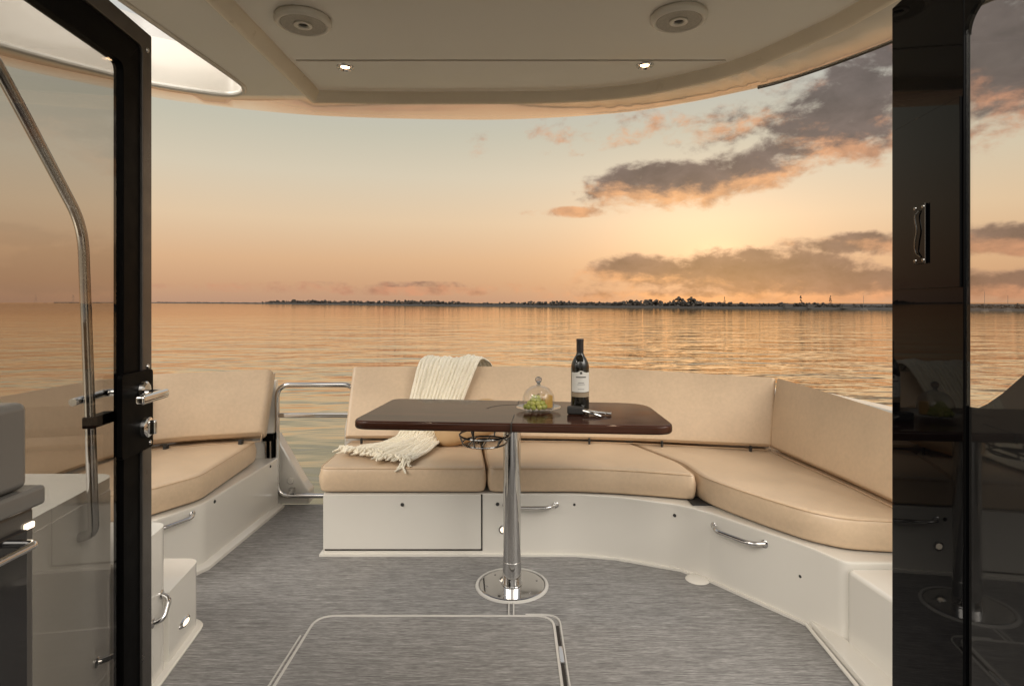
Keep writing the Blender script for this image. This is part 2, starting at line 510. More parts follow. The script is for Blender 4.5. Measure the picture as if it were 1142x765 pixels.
# ------------------------------------------------------------------ floor hatch with caulked outline
hx0, hx1, hy0, hy1 = -.715, .150, 1.25, 2.143
ht = thing('floor_hatch', 'flush rectangular deck hatch with rounded corners and pale outline in the grey floor', 'hatch', (0, 0, 0))
bm = bmesh.new()
add_prism(bm, round_poly([(hx0, hy0), (hx1, hy0), (hx1, hy1), (hx0, hy1)], .07), .0005, .004)
bm_link('lid', bm, M['deck'], ht, False)
def strip(bm, path, w, h, z=0.0, closed=False):
    add_profile_sweep(bm, path, [(-w/2, z), (w/2, z), (w/2*.7, z+h), (-w/2*.7, z+h)], closed)
bm = bmesh.new()
strip(bm, [(x, y, 0) for x, y in round_poly([(hx0, hy0), (hx1, hy0), (hx1, hy1), (hx0, hy1)], .07, 8)], .011, .006, .0005, True)
strip(bm, fillet([(hx1 + .024, hy0, 0), (hx1 + .024, hy1 + .012, 0), (hx1 - .10, hy1 + .012, 0)], .08, 8), .007, .0045, .0005)
strip(bm, [(hx0 - .018, 1.25, 0), (hx0 - .018, 2.02, 0)], .006, .004, .0005)
bm_link('outline', bm, M['caulk'], ht)
bm = bmesh.new(); strip(bm, [(hx1 + .012, hy0, 0), (hx1 + .012, hy1 - .06, 0)], .010, .0018, .0005)
bm_link('gap', bm, M['seam'], ht)
bm = bmesh.new(); add_box(bm, (hx1 + .005, 1.86, .001), (hx1 + .02, 1.95, .008), .002); bm_link('latch', bm, M['chrome'], ht)

# ------------------------------------------------------------------ rear settee (wraps to the right)
rs = thing('corner_settee', 'long beige upholstered settee curving along the stern and right side', 'settee', (0, 0, 0))
base_front = [(-.866, 2.663), (-.12, 2.663), (.29, 2.66), (.47, 2.625), (.73, 2.512), (.82, 2.42), (1.05, 2.105), (1.118, 1.957)]
bp = base_front + [(1.55, 1.957), (1.55, 3.30), (-.866, 3.30)]
bm = bmesh.new()
add_prism(bm, round_poly(bp, [.02, 0, .1, .1, .06, .008, .10, .03, 0, 0, 0]), 0, .284, .010, 2)
base = bm_link('locker_base', bm, M['gelcoat'], rs)
bm = bmesh.new()
add_profile_sweep(bm, [(-.875, 3.2, 0)] + [(x, y, 0) for x, y in base_front], [(-.012, .0005), (.007, .0005), (.007, .006), (.004, .010), (-.012, .010)][::-1])
bm_link('skirting', bm, M['gelcoat'], rs)
# hinged access panel under the left cushion
bm = bmesh.new(); add_box(bm, (-.855, 2.668, .024), (-.135, 2.661, .280), 0); bm_link('panel_gap', bm, M['seam'], rs, False)
bm = bmesh.new(); add_box(bm, (-.862, 2.672, .031), (-.141, 2.657, .281), .004); bm_link('access_panel', bm, M['gelcoat'], rs)
# raised lip under cushions
# seat cushions
A = [(-.885, 2.655), (-.118, 2.655), (-.175, 3.20), (-.885, 3.20)]
Bp = [(-.106, 2.655), (.29, 2.655), (.47, 2.632), (.62, 2.60), (.808, 2.548), (.815, 2.56), (.775, 3.16), (-.163, 3.20)]
Cp = [(.828, 2.53), (.90, 2.38), (.985, 2.235), (1.07, 2.10), (1.16, 2.03), (1.33, 2.01), (1.50, 2.01), (1.50, 2.6), (1.46, 3.1), (.79, 3.16)]
Bp = [(-.106, 2.655), (.29, 2.655), (.47, 2.632), (.62, 2.60), (.810, 2.545), (.792, 2.75), (.615, 3.18), (-.163, 3.20)]
Cp = [(.826, 2.53), (.90, 2.38), (.985, 2.235), (1.07, 2.11), (1.17, 2.035), (1.33, 2.01), (1.50, 2.01), (1.50, 2.6), (1.46, 3.1), (.63, 3.18), (.806, 2.75)]
cushion('seat_cushion', A, .290, .404, .024, .004, M['vinyl'], rs, .05, 1)
cushion('seat_cushion', Bp, .290, .404, .024, .004, M['vinyl'], rs, .04, 2)
cushion('seat_cushion', Cp, .290, .404, .024, .003, M['vinyl'], rs, .05, 3)
bm = bmesh.new(); add_box(bm, (.775, 2.50, .2855), (.875, 2.60, .292), 0); bm_link('cushion_clip', bm, M['rubber'], rs)
# backrests
V = Vector
mb = lerp_path([(-.895, 3.105, .407), (-.45, 3.11, .407), (0, 3.11, .407), (.35, 3.09, .407), (.65, 3.05, .407), (1.0, 2.98, .406), (1.300, 2.910, 0.408)], 6)
mtp = lerp_path([(-.905, 3.31, .79), (-.45, 3.325, .79), (0, 3.325, .79), (.35, 3.31, .787), (.66, 3.235, .785), (1.02, 3.12, .775), (1.358, 2.995, .768)], 6)
backrest('backrest', mb, mtp, .11, M['vinyl'], rs, 1)
cb = lerp_path([(1.290, 2.925, 0.403), (1.322, 2.65, 0.403), (1.352, 2.4, 0.403), (1.377, 2.10, 0.403), (1.382, 1.75, 0.403)], 6)
ct = lerp_path([(1.361, 3.005, .768), (1.395, 2.72, .758), (1.42, 2.46, .748), (1.440, 2.19, .736), (1.45, 1.80, .725)], 6)
backrest('backrest', cb, ct, .07, M['vinyl'], rs, 1)
# backboard moulding behind the backrests
bm = bmesh.new()
pth = [(-.93, 3.24, .28), (0, 3.25, .28), (.40, 3.22, .28), (.70, 3.17, .28), (1.05, 3.07, .28), (1.42, 2.98, .28), (1.47, 2.7, .28), (1.50, 2.3, .28), (1.51, 1.7, .28)]
add_profile_sweep(bm, [V(p) for p in pth], [(0, 0), (0, .17), (.19, .40), (.26, .40), (.28, .36), (.28, -.3), (.05, -.3)])
bm_link('coaming', bm, M['gelcoat'], rs)
for p in ((-.80, 3.085), (-.18, 3.10), (.41, 3.08), (.78, 3.02), (1.20, 2.92)):
    b = bmesh.new(); add_box(b, (p[0]-.005, p[1]+.004, .400), (p[0]+.005, p[1]+.02, .436), .002); bm_link('support_pin', b, M['rubber'], rs)
for p, n in (((-.50, 2.6565, .235), (0, -1, 0)), ((-.066, 2.6625, .235), (0, -1, 0)), ((.285, 2.661, .235), (0, -1, 0)), ((.705, 2.524, .235), (.42, -.9, 0)), ((1.047, 2.112, .165), (-.8, -.58, 0))):
    stud(p, n if n[0] <= 0 else (-.4, -.9, 0), rs)
bm = bmesh.new(); pull(bm, (-.03, 2.66, .233), (.20, 2.66, .233), (0, -.04, 0), .008); bm_link('handle', bm, M['chrome'], rs)
bm = bmesh.new(); pull(bm, (.835, 2.405, .235), (.965, 2.225, .235), (-.035, -.028, 0), .009); bm_link('handle', bm, M['chrome'], rs)
cl = bmesh.new(); disc_on(cl, (-.04, 2.661, .12), (0, -1, 0), [(0, .004), (.016, .004), (.020, .002), (.021, 0), (0, 0)], 24)
clo = bm_link('courtesy_light', cl, M['chrome'], rs)
cl = bmesh.new(); disc_on(cl, (-.04, 2.657, .12), (0, -1, 0), [(0, .004), (.010, .003), (.013, 0), (0, 0)], 20); bm_link('lens', cl, M['lamp_soft'], clo)
# small drain moulding at the bend
bm = bmesh.new(); add_lathe(bm, [(0, .012), (.03, .012), (.045, .006), (.05, .0005), (0, .0005)], 24, (.775, 2.435, 0)); bm_link('drain_cover', bm, M['gelcoat'], rs)

# ------------------------------------------------------------------ moulded side step and ledge on the right
ss = thing('side_step', 'white moulded step block beside the black door panel at right', 'step', (0, 0, 0))
bm = bmesh.new()
add_prism(bm, round_poly([(1.114, 1.950), (1.142, 1.70), (1.20, 1.30), (1.75, 1.30), (1.75, 1.950)], .03), 0, .268, .014, 3)
bm_link('block', bm, M['gelcoat'], ss)
bm = bmesh.new()
add_prism(bm, [(1.060, 2.085), (1.046, 1.76), (1.02, 1.25), (1.22, 1.25), (1.16, 1.70), (1.125, 1.96)], .0005, .028, .008, 2)
bm_link('ledge', bm, M['gelcoat'], ss)
bm = bmesh.new(); add_tube(bm, [(1.052, 2.088, .006), (1.036, 1.76, .006), (1.01, 1.25, .006)], .007, 8); bm_link('bead', bm, M['gelcoat'], ss)
sw = bmesh.new(); add_prism(sw, [(1.52, .3), (1.75, .3), (1.75, 3.2), (1.56, 3.2)], 0, .66, .03, 3)
tag(bm_link('side_coaming', sw, M['gelcoat']), 'white gelcoat coaming wall along the right side behind the settee', 'coaming')

# ------------------------------------------------------------------ left settee
ls = thing('side_settee', 'short beige settee in the left corner beside the stair moulding', 'settee', (0, 0, 0))
lp = [(-1.315, 3.29), (-1.340, 2.53), (-1.46, 2.27), (-1.95, 2.20), (-1.99, 3.29)]
bm = bmesh.new(); add_prism(bm, round_poly(lp, [.02, .03, .03, 0, 0]), 0, .284, .010, 2); bm_link('locker_base', bm, M['gelcoat'], ls)
bm = bmesh.new(); add_profile_sweep(bm, [(-1.46, 2.27, 0), (-1.340, 2.53, 0), (-1.315, 3.29, 0)], [(.02, .0005), (-.03, .0005), (-.03, .014), (-.004, .026), (.02, .026)])
bm_link('skirting', bm, M['gelcoat'], ls)
lc = [(-1.395, 3.20), (-1.36, 2.55), (-1.475, 2.34), (-1.70, 2.22), (-1.93, 2.22), (-1.93, 3.18)]
cushion('seat_cushion', lc, .290, .404, .026, .004, M['vinyl'], ls, .05, 5)
# corner backrest : along the stern then forward on the left side
b1 = lerp_path([(-1.94, 2.10, 0.391), (-1.935, 2.45, 0.391), (-1.90, 2.75, 0.393), (-1.80, 2.96, 0.396)], 6)
t1 = lerp_path([(-2.10, 2.05, .77), (-2.09, 2.42, .77), (-2.04, 2.82, .775), (-1.88, 3.07, .777)], 6)
backrest('backrest', b1[:-1], t1[:-1], .10, M['vinyl'], ls, 1)
b2 = lerp_path([(-1.90, 2.91, 0.399), (-1.70, 3.02, 0.399), (-1.50, 3.08, 0.400), (-1.335, 3.12, 0.402)], 6)
t2 = lerp_path([(-1.97, 3.05, .777), (-1.74, 3.13, .779), (-1.52, 3.19, .782), (-1.325, 3.235, .784)], 6)
backrest('backrest', b2, t2, .13, M['vinyl'], ls, 1, r=.03)
bm = bmesh.new()
add_profile_sweep(bm, [V(p) for p in ((-2.03, 2.0, .28), (-2.02, 2.5, .28), (-1.97, 2.95, .28), (-1.70, 3.20, .28), (-1.345, 3.29, .28))][::-1], [(0, 0), (0, .15), (-.09, .42), (-.16, .42), (-.18, .38), (-.18, -.3), (-.05, -.3)])
bm_link('coaming', bm, M['gelcoat'], ls)
bm = bmesh.new(); pull(bm, (-1.362, 2.482, .256), (-1.440, 2.313, .256), (.035, -.016, 0), .008); bm_link('handle', bm, M['chrome'], ls)
stud((-1.338, 2.62, .262), (1, 0, 0), ls); stud((-1.320, 3.18, .262), (1, 0, 0), ls)
for p in ((-1.44, 3.10), (-1.77, 2.985)):
    b = bmesh.new(); add_box(b, (p[0]-.009, p[1]-.018, .400), (p[0]+.009, p[1]+.01, .428), .002); bm_link('support_pin', b, M['rubber'], ls)

# transom corner gusset beside the gate
bm = bmesh.new()
t = bmesh.new()
prof = [(-1.36, 0), (-1.165, 0), (-1.165, .075), (-1.20, .12), (-1.36, .40)]
fv = [t.verts.new((x, 3.345, z)) for x, z in prof]; f = t.faces.new(fv)
g = bmesh.ops.extrude_face_region(t, geom=[f]); bmesh.ops.translate(t, vec=(0, .09, 0), verts=[e for e in g['geom'] if isinstance(e, bmesh.types.BMVert)])
bmesh.ops.recalc_face_normals(t, faces=t.faces); bevel_sharp(t, .01, 3); merge(bm, t)
gs = tag(bm_link('transom_corner', bm, M['gelcoat'], None, False), 'white triangular moulding of the transom behind the chrome gate', 'moulding')
b = bmesh.new(); disc_on(b, (-1.27, 3.344, .135), (0, -1, 0), [(0, .012), (.014, .012), (.018, .008), (.02, 0), (0, 0)], 24); bm_link('fitting', b, M['gelcoat'], gs)

# ------------------------------------------------------------------ chrome gate
gt = thing('transom_gate', 'polished tubular steel gate between the two settees', 'gate', (-1.33, 3.30, 0))
def G(x, z): return (x, 0, z)
bm = bmesh.new()
gp = [G(.34, .063), G(.07, .063), G(.008, .17), G(.002, .40), G(.002, .62), G(.06, .690), G(.40, .690), G(.448, .62), G(.448, .36), G(.448, .063), G(.34, .063)]
gp = [G(.30, .063), G(.0, .063), G(.0, .69), G(.448, .69), G(.448, .063), G(.30, .063)]
add_tube(bm, fillet(gp, .075, 8), .0135, 14)
bm_link('frame', bm, M['chrome'], gt)
bm = bmesh.new(); add_box(bm, (.012, -.012, .505), (.436, .012, .532), .006, 3); bm_link('crossbar', bm, M['chrome'], gt)
bm = bmesh.new(); add_box(bm, (-.055, -.035, .135), (-.012, .0, .42), .004); 
for z in (.16, .40): add_box(bm, (-.065, -.045, z - .02), (-.004, -.03, z + .02), .004)
bm_link('hinge', bm, M['black_metal'], gt)
bm = bmesh.new()
for x in (-.048, -.022): add_box(bm, (x - .004, -.040, .16), (x + .004, -.034, .40), .001)
bm_link('hinge_pin', bm, M['steel'], gt)
bm = bmesh.new(); add_box(bm, (.07, -.02, .078), (.10, .012, .108), .004); bm_link('stop', bm, M['steel'], gt)

# ------------------------------------------------------------------ table
TZ = .715
tb = thing('cockpit_table', 'dark walnut cockpit table on a single polished pedestal', 'table', (0.0, 2.385, 0), R(-4.0))
bm = bmesh.new()
tp = round_poly([(-.588, -.255), (.608, -.270), (.575, .215), (-.565, .262)], [.07, .08, .12, .05], 8)
add_prism(bm, tp, TZ - .034, TZ, .010, 3)
top = bm_link('tabletop', bm, M['walnut'], tb)
bm = bmesh.new()
strip(bm, [(.016, -.268, 0), (.016, -.10, 0)], .004, .0012, TZ - .0004)
bm_link('seam', bm, M['seam'], top)
bm = bmesh.new()
strip(bm, [(.016, .13, 0), (.016, .235, 0)], .004, .0012, TZ - .0004)
bm_link('seam', bm, M['seam'], top)
bm = bmesh.new()
arc = [(.016 - .125 * math.sin(a), .005 + .125 * math.cos(a), 0) for a in [R(x) for x in range(0, 82, 6)]]
strip(bm, arc, .005, .0012, TZ - .0004)
bm_link('seam', bm, M['seam'], top)
bm = bmesh.new()
add_box(bm, (.0135, -.2720, TZ - .033), (.0180, -.2640, TZ), 0)
bm_link('seam', bm, M['seam'], top)
bm = bmesh.new(); add_lathe(bm, [(0, .012), (.036, .012), (.036, TZ - .07), (.0365, TZ - .06), (0.06, TZ - .05), (.075, TZ - .036), (0, TZ - .036)], 40)
bm_link('pedestal', bm, M['chrome'], tb)
bm = bmesh.new(); add_lathe(bm, [(0, .008), (.128, .008), (.133, .005), (.135, .0005), (0, .0005)], 64); bp_ = bm_link('base_plate', bm, M['chrome'], tb)
bm = bmesh.new()
add_lathe(bm, [(.0365, .009), (.043, .009), (.039, .016), (.0378, .10), (.0365, .102)], 40)
bm_link('sleeve', bm, M['chrome'], tb)
for k in range(6):
    bm = bmesh.new(); a = k * PI / 3 + .3; add_lathe(bm, [(0, .0105), (.004, .010), (.006, .008), (0, .008)], 10, (.105 * math.cos(a), .105 * math.sin(a), 0))
    bm_link('screw', bm, M['steel'], bp_)
bm = bmesh.new(); add_lathe(bm, [(.136, .0005), (.150, .0005), (.148, .006), (.140, .008), (.136, .006)], 64); bm_link('rim', bm, M['caulk'], bp_)
# wire bottle rack under the top
bm = bmesh.new(); rc = V((-.098, -.12, .642)); 
def ell(rx, ry, z, n=32): return [rc + V((rx * math.cos(2*PI*i/n), ry * math.sin(2*PI*i/n), z)) for i in range(n)]
add_tube(bm, ell(.098, .105, 0), .0042, 8, closed=True)
add_tube(bm, ell(.086, .10, -.030), .0035, 8, closed=True)
for k in range(6):
    a = 2*PI*k/6 + .2; p = rc + V((.098*math.cos(a), .105*math.sin(a), 0))
    if k % 2 == 0: add_tube(bm, [p + V((0, 0, .034)), p], .004, 8)
    add_tube(bm, [p, rc + V((.086*math.cos(a), .10*math.sin(a), -.030))], .0035, 6)
for x in (-.055, 0, .055): add_tube(bm, [rc + V((x, -.08, -.030)), rc + V((x + .01, .08, -.030))], .004, 8)
bm_link('wire_rack', bm, M['rack'], tb)
# channel from pedestal to hatch
bm = bmesh.new()
strip(bm, [(-.012, 2.150, 0), (-.012, 2.246, 0)], .006, .005, .0005); strip(bm, [(.006, 2.150, 0), (.006, 2.246, 0)], .006, .005, .0005)
tag(bm_link('deck_channel', bm, M['caulk']), 'short pale double strip in the floor joining the table base and hatch', 'floor strip')

# ------------------------------------------------------------------ things on the table
PX, PY = .108, 2.372
pl = bmesh.new()
add_lathe(pl, [(0, .003), (.045, .003), (.05, .0005), (.055, .0005), (.058, .006), (.085, .013), (.0905, .0165), (.090, .018), (.083, .016), (.057, .010), (0, .008)], 64)
plo = bm_link('glass_plate', pl, M['dome_glass']); plo.location = (PX, PY, TZ)
tag(plo, 'round clear glass plate under the glass dome on the table', 'plate')
cd = thing('glass_cloche', 'clear glass dome with ball knob covering grapes and cheese on the table', 'glass dome', (PX, PY, TZ + .0115))
bm = bmesh.new()
outer = [(.064, 0), (.0655, .004)] + [(.0655 * math.cos(a) ** .8, .035 + .068 * math.sin(a)) for a in [R(x) for x in range(0, 90, 9)]]
outer = [(.0615, 0), (.064, .012), (.0655, .030)] + [(.0655 * math.cos(a) ** .85, .034 + .066 * math.sin(a)) for a in [R(x) for x in range(8, 88, 8)]] + [(.0, .100)]
inner = [(max(0, r - .0025), z - (.0025 if z > .03 else 0)) for r, z in outer][::-1]
add_lathe(bm, outer + inner[:], 64)
bm_link('dome', bm, M['dome_glass'], cd)
cd.scale = (1, 1, .93)
bm = bmesh.new(); add_lathe(bm, [(0, .099), (.010, .100), (.006, .107), (.006, .110), (.011, .114), (.0145, .122), (.0125, .131), (.007, .136), (0, .138)], 32)
kn = simple('knob_glass', (.55, .56, .56), .05, var=.05); kn.node_tree.nodes['Principled BSDF'].inputs['Transmission Weight'].default_value = .85
bm_link('knob', bm, kn, cd)
# grapes
gb = thing('grape_bunch', 'bunch of green grapes under the glass dome', 'grapes', (PX - .012, PY - .018, TZ + .0115))
proto = None; gi = 0; placed = []
rnd = random.Random(3)
for lay, (z, rr, cnt) in enumerate(((.009, .036, 10), (.010, .016, 5), (.022, .026, 8), (.034, .014, 5), (.036, .0, 1), (.046, .008, 2))):
    for k in range(cnt):
        a = 2*PI*k/max(1, cnt) + lay * .5
        p = (rr * math.cos(a) * 1.05 + rnd.uniform(-.002, .002), rr * math.sin(a) * .75 + rnd.uniform(-.002, .002), z + rnd.uniform(-.001, .002))
        if proto is None:
            bm = bmesh.new(); bmesh.ops.create_uvsphere(bm, u_segments=20, v_segments=12, radius=.0103)
            bmesh.ops.scale(bm, vec=(1, 1, 1.1), verts=bm.verts)
            proto = bm_link('grape', bm, M['grape'], gb); g = proto
        else:
            g = proto.copy(); col.objects.link(g); g.parent = gb
        g.location = p; g.rotation_euler = (rnd.uniform(-1, 1), rnd.uniform(-1, 1), 0)
bm = bmesh.new(); add_tube(bm, catmull([(0, 0, .045), (.006, .002, .056), (.016, .0, .060)], 4), .0018, 6); bm_link('stem', bm, M['stem'], gb)
bm = bmesh.new()
add_prism(bm, [(-.012, -.016), (.022, -.012), (.016, .020), (-.02, .012)], 0, .052, .003, 2)
ch = bm_link('cheese_wedge', bm, M['cheese']); ch.location = (PX + .034, PY + .005, TZ + .0115); ch.rotation_euler = (0, 0, .3)
tag(ch, 'orange wedge of cheese beside the grapes under the dome', 'cheese')

# wine bottle
BX, BY = .276, 2.365
wb = thing('wine_bottle', 'dark red wine bottle with white label standing on the table', 'bottle', (BX, BY, TZ))
bm = bmesh.new()
prof = [(0, .004), (.03, .001), (.0355, .004), (.0368, .012), (.0368, .178)] + [(.0368 - .0225 * (1 - math.cos(a)) / 1.0 * .5 - .0, .178 + .0 + .05 * a / PI) for a in [PI * k / 12 for k in range(1, 13)]]
prof = [(0, .004), (.03, .001), (.0355, .004), (.0368, .012), (.0368, .172), (.0362, .184), (.0335, .197), (.0285, .209), (.0225, .219), (.0175, .227), (.0148, .235), (.0140, .245), (.0138, .292)]
add_lathe(bm, prof + [(0, .292)], 48)
bm_link('glass', bm, M['bottle'], wb)
bm = bmesh.new(); add_lathe(bm, [(.0140, .232 + .010), (.0146, .242), (.0146, .282), (.0152, .283), (.0152, .290), (.0142, .2935), (0, .2935)], 40); bm_link('capsule', bm, M['capsule'], wb)
def wrap(bm, r, z0, z1, a0, a1, n=20, bump_top=0):
    vs = []
    for i in range(n + 1):
        s = i / n; a = a0 + (a1 - a0) * s
        e = bump_top * math.exp(-((s - .5) / .13) ** 2)
        vs.append((bm.verts.new((r*math.cos(a), r*math.sin(a), z0)), bm.verts.new((r*math.cos(a), r*math.sin(a), z1 + e))))
    for p, q in zip(vs, vs[1:]): bm.faces.new((p[0], q[0], q[1], p[1]))
bm = bmesh.new(); wrap(bm, .0371, .082, .160, R(-158), R(-22), 24, .008); lab = bm_link('label', bm, M['paper'], wb)
bm = bmesh.new(); wrap(bm, .0371, .062, .080, R(-158), R(-22), 24); bm_link('label_band', bm, M['gold_band'], wb)
bm = bmesh.new()
wrap(bm, .0374, .1395, .1440, R(-122), R(-58), 10)
wrap(bm, .0374, .1185, .1205, R(-108), R(-72), 8); wrap(bm, .0374, .1120, .1135, R(-114), R(-66), 8); wrap(bm, .0374, .0930, .0945, R(-110), R(-70), 8)
wrap(bm, .0374, .154, .163, R(-97), R(-83), 6, .002)
bm_link('label_print', bm, M['ink'], lab)

# corkscrew
ck = thing('corkscrew', 'black and chrome corkscrew lying in front of the wine bottle', 'corkscrew', (.283, 2.285, TZ), R(-14))
ck.scale = (1.15, 1.15, 1.15)
bm = bmesh.new(); add_prism(bm, round_poly([(-.058, -.010), (.0, -.008), (.0, .012), (-.058, .016)], .008), .001, .028, .006, 3); bm_link('handle', bm, M['rubber'], ck)
bm = bmesh.new(); add_tube(bm, [(-.01, .0, .016), (.03, -.012, .010), (.062, -.030, .004)], [.006, .0055, .004], 10); bm_link('lever', bm, M['chrome'], ck)
bm = bmesh.new(); add_tube(bm, [(-.005, .008, .016), (.04, .010, .010), (.09, .014, .006)], [.005, .0055, .005], 10)
add_tube(bm, [(.072, .006, .007), (.088, .026, .007), (.062, .024, .007), (.066, .008, .007)], .003, 8, closed=True); bm_link('lever', bm, M['chrome'], ck)
bm = bmesh.new(); add_tube(bm, [V((.0 + .05 * k/40, .0 + .004*math.cos(k*.9), .008 + .004*math.sin(k*.9))) for k in range(41)], .0013, 6); bm_link('worm', bm, M['chrome'], ck)

# ------------------------------------------------------------------ pillow and throw on the settee
def pillow(name, w, h, d, m):
    bm = bmesh.new(); n = 22; grid = {}
    for sgn in (1, -1):
        for i in range(n + 1):
            for j in range(n + 1):
                u, v = i/n*2-1, j/n*2-1
                cf = 1 - .17 * (u*u*v*v) ** 1.5; px = u * cf; py = v * cf
                th = ((1 - u**4) * (1 - v**4)) ** .55
                if sgn == -1 and (i in (0, n) or j in (0, n)): grid[(sgn, i, j)] = grid[(1, i, j)]; continue
                grid[(sgn, i, j)] = bm.verts.new((px*w/2, sgn*th*d/2 + .004*math.sin(u*7+v*3)*th, py*h/2))
        for i in range(n):
            for j in range(n): bm.faces.new([grid[(sgn, a, b)] for a, b in ((i,j),(i+1,j),(i+1,j+1),(i,j+1))])
    return bm_link(name, bm, m, None, True, 70)
pw = pillow('scatter_pillow', .36, .20, .10, M['pillow'])
pw.location = (-.235, 3.07, .525); pw.rotation_euler = (R(-22), R(-17), R(4))
tag(pw, 'tan scatter pillow leaning on the backrest behind the table', 'pillow')

th = thing('knit_throw', 'cream knitted throw draped over the backrest and seat with tasselled end', 'throw', (0, 0, 0))
cl_ = [((-.415, 3.545, .62), (-.08, 3.545, .62)), ((-.475, 3.50, .765), (-.115, 3.50, .765)), ((-.51, 3.43, .815), (-.155, 3.43, .815)), ((-.525, 3.35, .819), (-.18, 3.35, .819)),
       ((-.535, 3.29, .785), (-.20, 3.29, .785)), ((-.555, 3.225, .67), (-.245, 3.225, .67)), ((-.575, 3.155, .55), (-.29, 3.155, .55)),
       ((-.605, 3.09, .455), (-.335, 3.09, .455)), ((-.655, 3.03, .428), (-.37, 3.03, .428)), ((-.725, 2.995, .420), (-.395, 2.92, .420)),
       ((-.775, 2.955, .418), (-.425, 2.80, .418)), ((-.815, 2.925, .416), (-.462, 2.705, .416))]
Lp = catmull([a for a, b in cl_], 10); Rp = catmull([b for a, b in cl_], 10)
NU = 15 * 9; rows = []
bm = bmesh.new(); NV = len(Lp)
ends = []
for j in range(NV):
    row = []
    a, b = Lp[j], Rp[j]
    tg = ((Lp[min(j+1, NV-1)] + Rp[min(j+1, NV-1)]) - (Lp[max(j-1, 0)] + Rp[max(j-1, 0)])).normalized()
    ac = (b - a).normalized(); nrm = ac.cross(tg).normalized()
    if nrm.z < 0 and abs(nrm.z) > .3: nrm = -nrm
    if abs(nrm.z) <= .3 and nrm.y > 0 and j > 40: nrm = -nrm
    for i in range(NU + 1):
        u = i / NU
        rib = abs(math.sin((u + .003 * math.sin(j * .21 + u * 5) + .002 * math.sin(j * .47 - u * 17)) * 15 * PI)) ** .6 * (.82 + .18 * math.sin(j * .33 + u * 31))
        st = .5 + .5 * math.sin(j * 2.4 + (1 if math.sin(u * 15 * PI * 1) > 0 else -1) * u * 15 * 2)
        fold = .013 * math.sin(u * 8 + j * .035) + .009 * math.sin(u * 19 + 1.3 - j * .04)
        edge = min(u, 1 - u) * 8; edge = min(1, edge)
        off = .004 + max(0, fold + .011) * .55 * edge + rib * .011 + st * .005 * rib
        wob = tg * (.012 * math.sin(u * 13) * (1 if j > NV - 12 else 0))
        row.append(bm.verts.new(a.lerp(b, u) + nrm * off + wob))
    rows.append(row)
for r0, r1 in zip(rows, rows[1:]):
    for i in range(NU): bm.faces.new((r0[i], r0[i+1], r1[i+1], r1[i]))
endpts = [rows[-1][i].co.copy() for i in range(0, NU + 1, 3)]
dirn = ((Lp[-1] + Rp[-1]) - (Lp[-6] + Rp[-6])).normalized()
o = bm_link('knit_cloth', bm, M['knit'], th, True, 80)
so = o.modifiers.new('thick', 'SOLIDIFY'); so.thickness = .004; so.offset = -1
bm = bmesh.new(); rnd = random.Random(11)
for p in endpts:
    for s in range(2):
        ln = rnd.uniform(.035, .065); sd = V((rnd.uniform(-.8, .8), rnd.uniform(-.5, .5), 0))
        pts = [p + V((0, 0, rnd.uniform(-.002, .004)))]
        for k in range(1, 7):
            q = p + (dirn + sd * (k / 6)) * (ln * k / 6) + V((rnd.uniform(-.009, .009), rnd.uniform(-.007, .007), 0))
            on_seat = q.y > 2.675
            q.z = .422 + rnd.uniform(0, .012) + .010 * math.sin(k / 6 * PI) if on_seat else .414 - (2.675 - q.y) * .9
            pts.append(q)
        add_tube(bm, catmull(pts, 2), [.0046] * 7 + [.0062] * 2 + [.0056] * 2 + [.0052, .002], 6)
bm_link('fringe', bm, M['knit'], th)

# ------------------------------------------------------------------ stairs (left) and handrail
def face_x(y): return -1.08 - .128 * (y - 1.77)
st = thing('stair_moulding', 'white moulded stair with three steps behind the open glass door', 'stairs', (0, 0, 0))
def stair_block(y0, y1, z):
    b = bmesh.new()
    add_prism(b, round_poly([(face_x(y0), y0), (face_x(y1), y1), (-1.62, y1), (-1.62, y0)], [.001, .05, .0, .0], 6), 0, z, .012, 3)
    return b
for y0, y1, z in ((1.853, 2.10, .235), (1.553, 1.852, .458), (1.10, 1.552, .700)):
    bm_link('step', stair_block(y0, y1, z), M['gelcoat'], st)
bm = bmesh.new()
add_profile_sweep(bm, fillet([(face_x(1.15) , 1.15, 0), (face_x(2.10), 2.10, 0), (-1.45, 2.10, 0)], .05, 6), [(.02, .0005), (-.020, .0005), (-.021, .006), (-.016, .011), (.02, .014)])
bm_link('skirting', bm, M['gelcoat'], st)
fn = V((.992, .127, 0))
def on_face(y, z, off=0): return V((face_x(y), y, z)) + fn * off
cl = bmesh.new()
mt = Matrix.Translation(on_face(1.965, .080)) @ fn.to_track_quat('Z', 'Y').to_matrix().to_4x4()
add_lathe(cl, [(0, .006), (.019, .006), (.022, .004), (.024, 0), (0, 0)], 32, mtx=mt @ Matrix.Diagonal((1, 1.0, 1, 1)) @ Matrix.Diagonal((1.35, .62, 1, 1)) if False else mt @ Matrix.Diagonal((1.7, .62, 1, 1)))
cf = bm_link('courtesy_light', cl, M['chrome'], st)
cl = bmesh.new(); add_lathe(cl, [(0, .010), (.012, .009), (.015, .0065), (0, .0062)], 28, mtx=mt @ Matrix.Diagonal((1.6, .55, 1, 1))); bm_link('lens', cl, M['lamp_soft'], cf)
for (ya, za, yb, zb) in ((1.745, .195, 1.80, .255), (1.46, .255, 1.60, .255)):
    bm = bmesh.new(); pull(bm, on_face(ya, za), on_face(yb, zb), fn * .028, .008); bm_link('handle', bm, M['chrome'], st)
bm = bmesh.new()
add_box(bm, (0, 0, 0), (.30, .004, .22), .0015, mtx=Matrix.Translation(on_face(1.22, .45)) @ Matrix.Rotation(math.atan2(.992, -.127), 4, 'Z') @ Matrix.Translation((0, -.003, 0)))
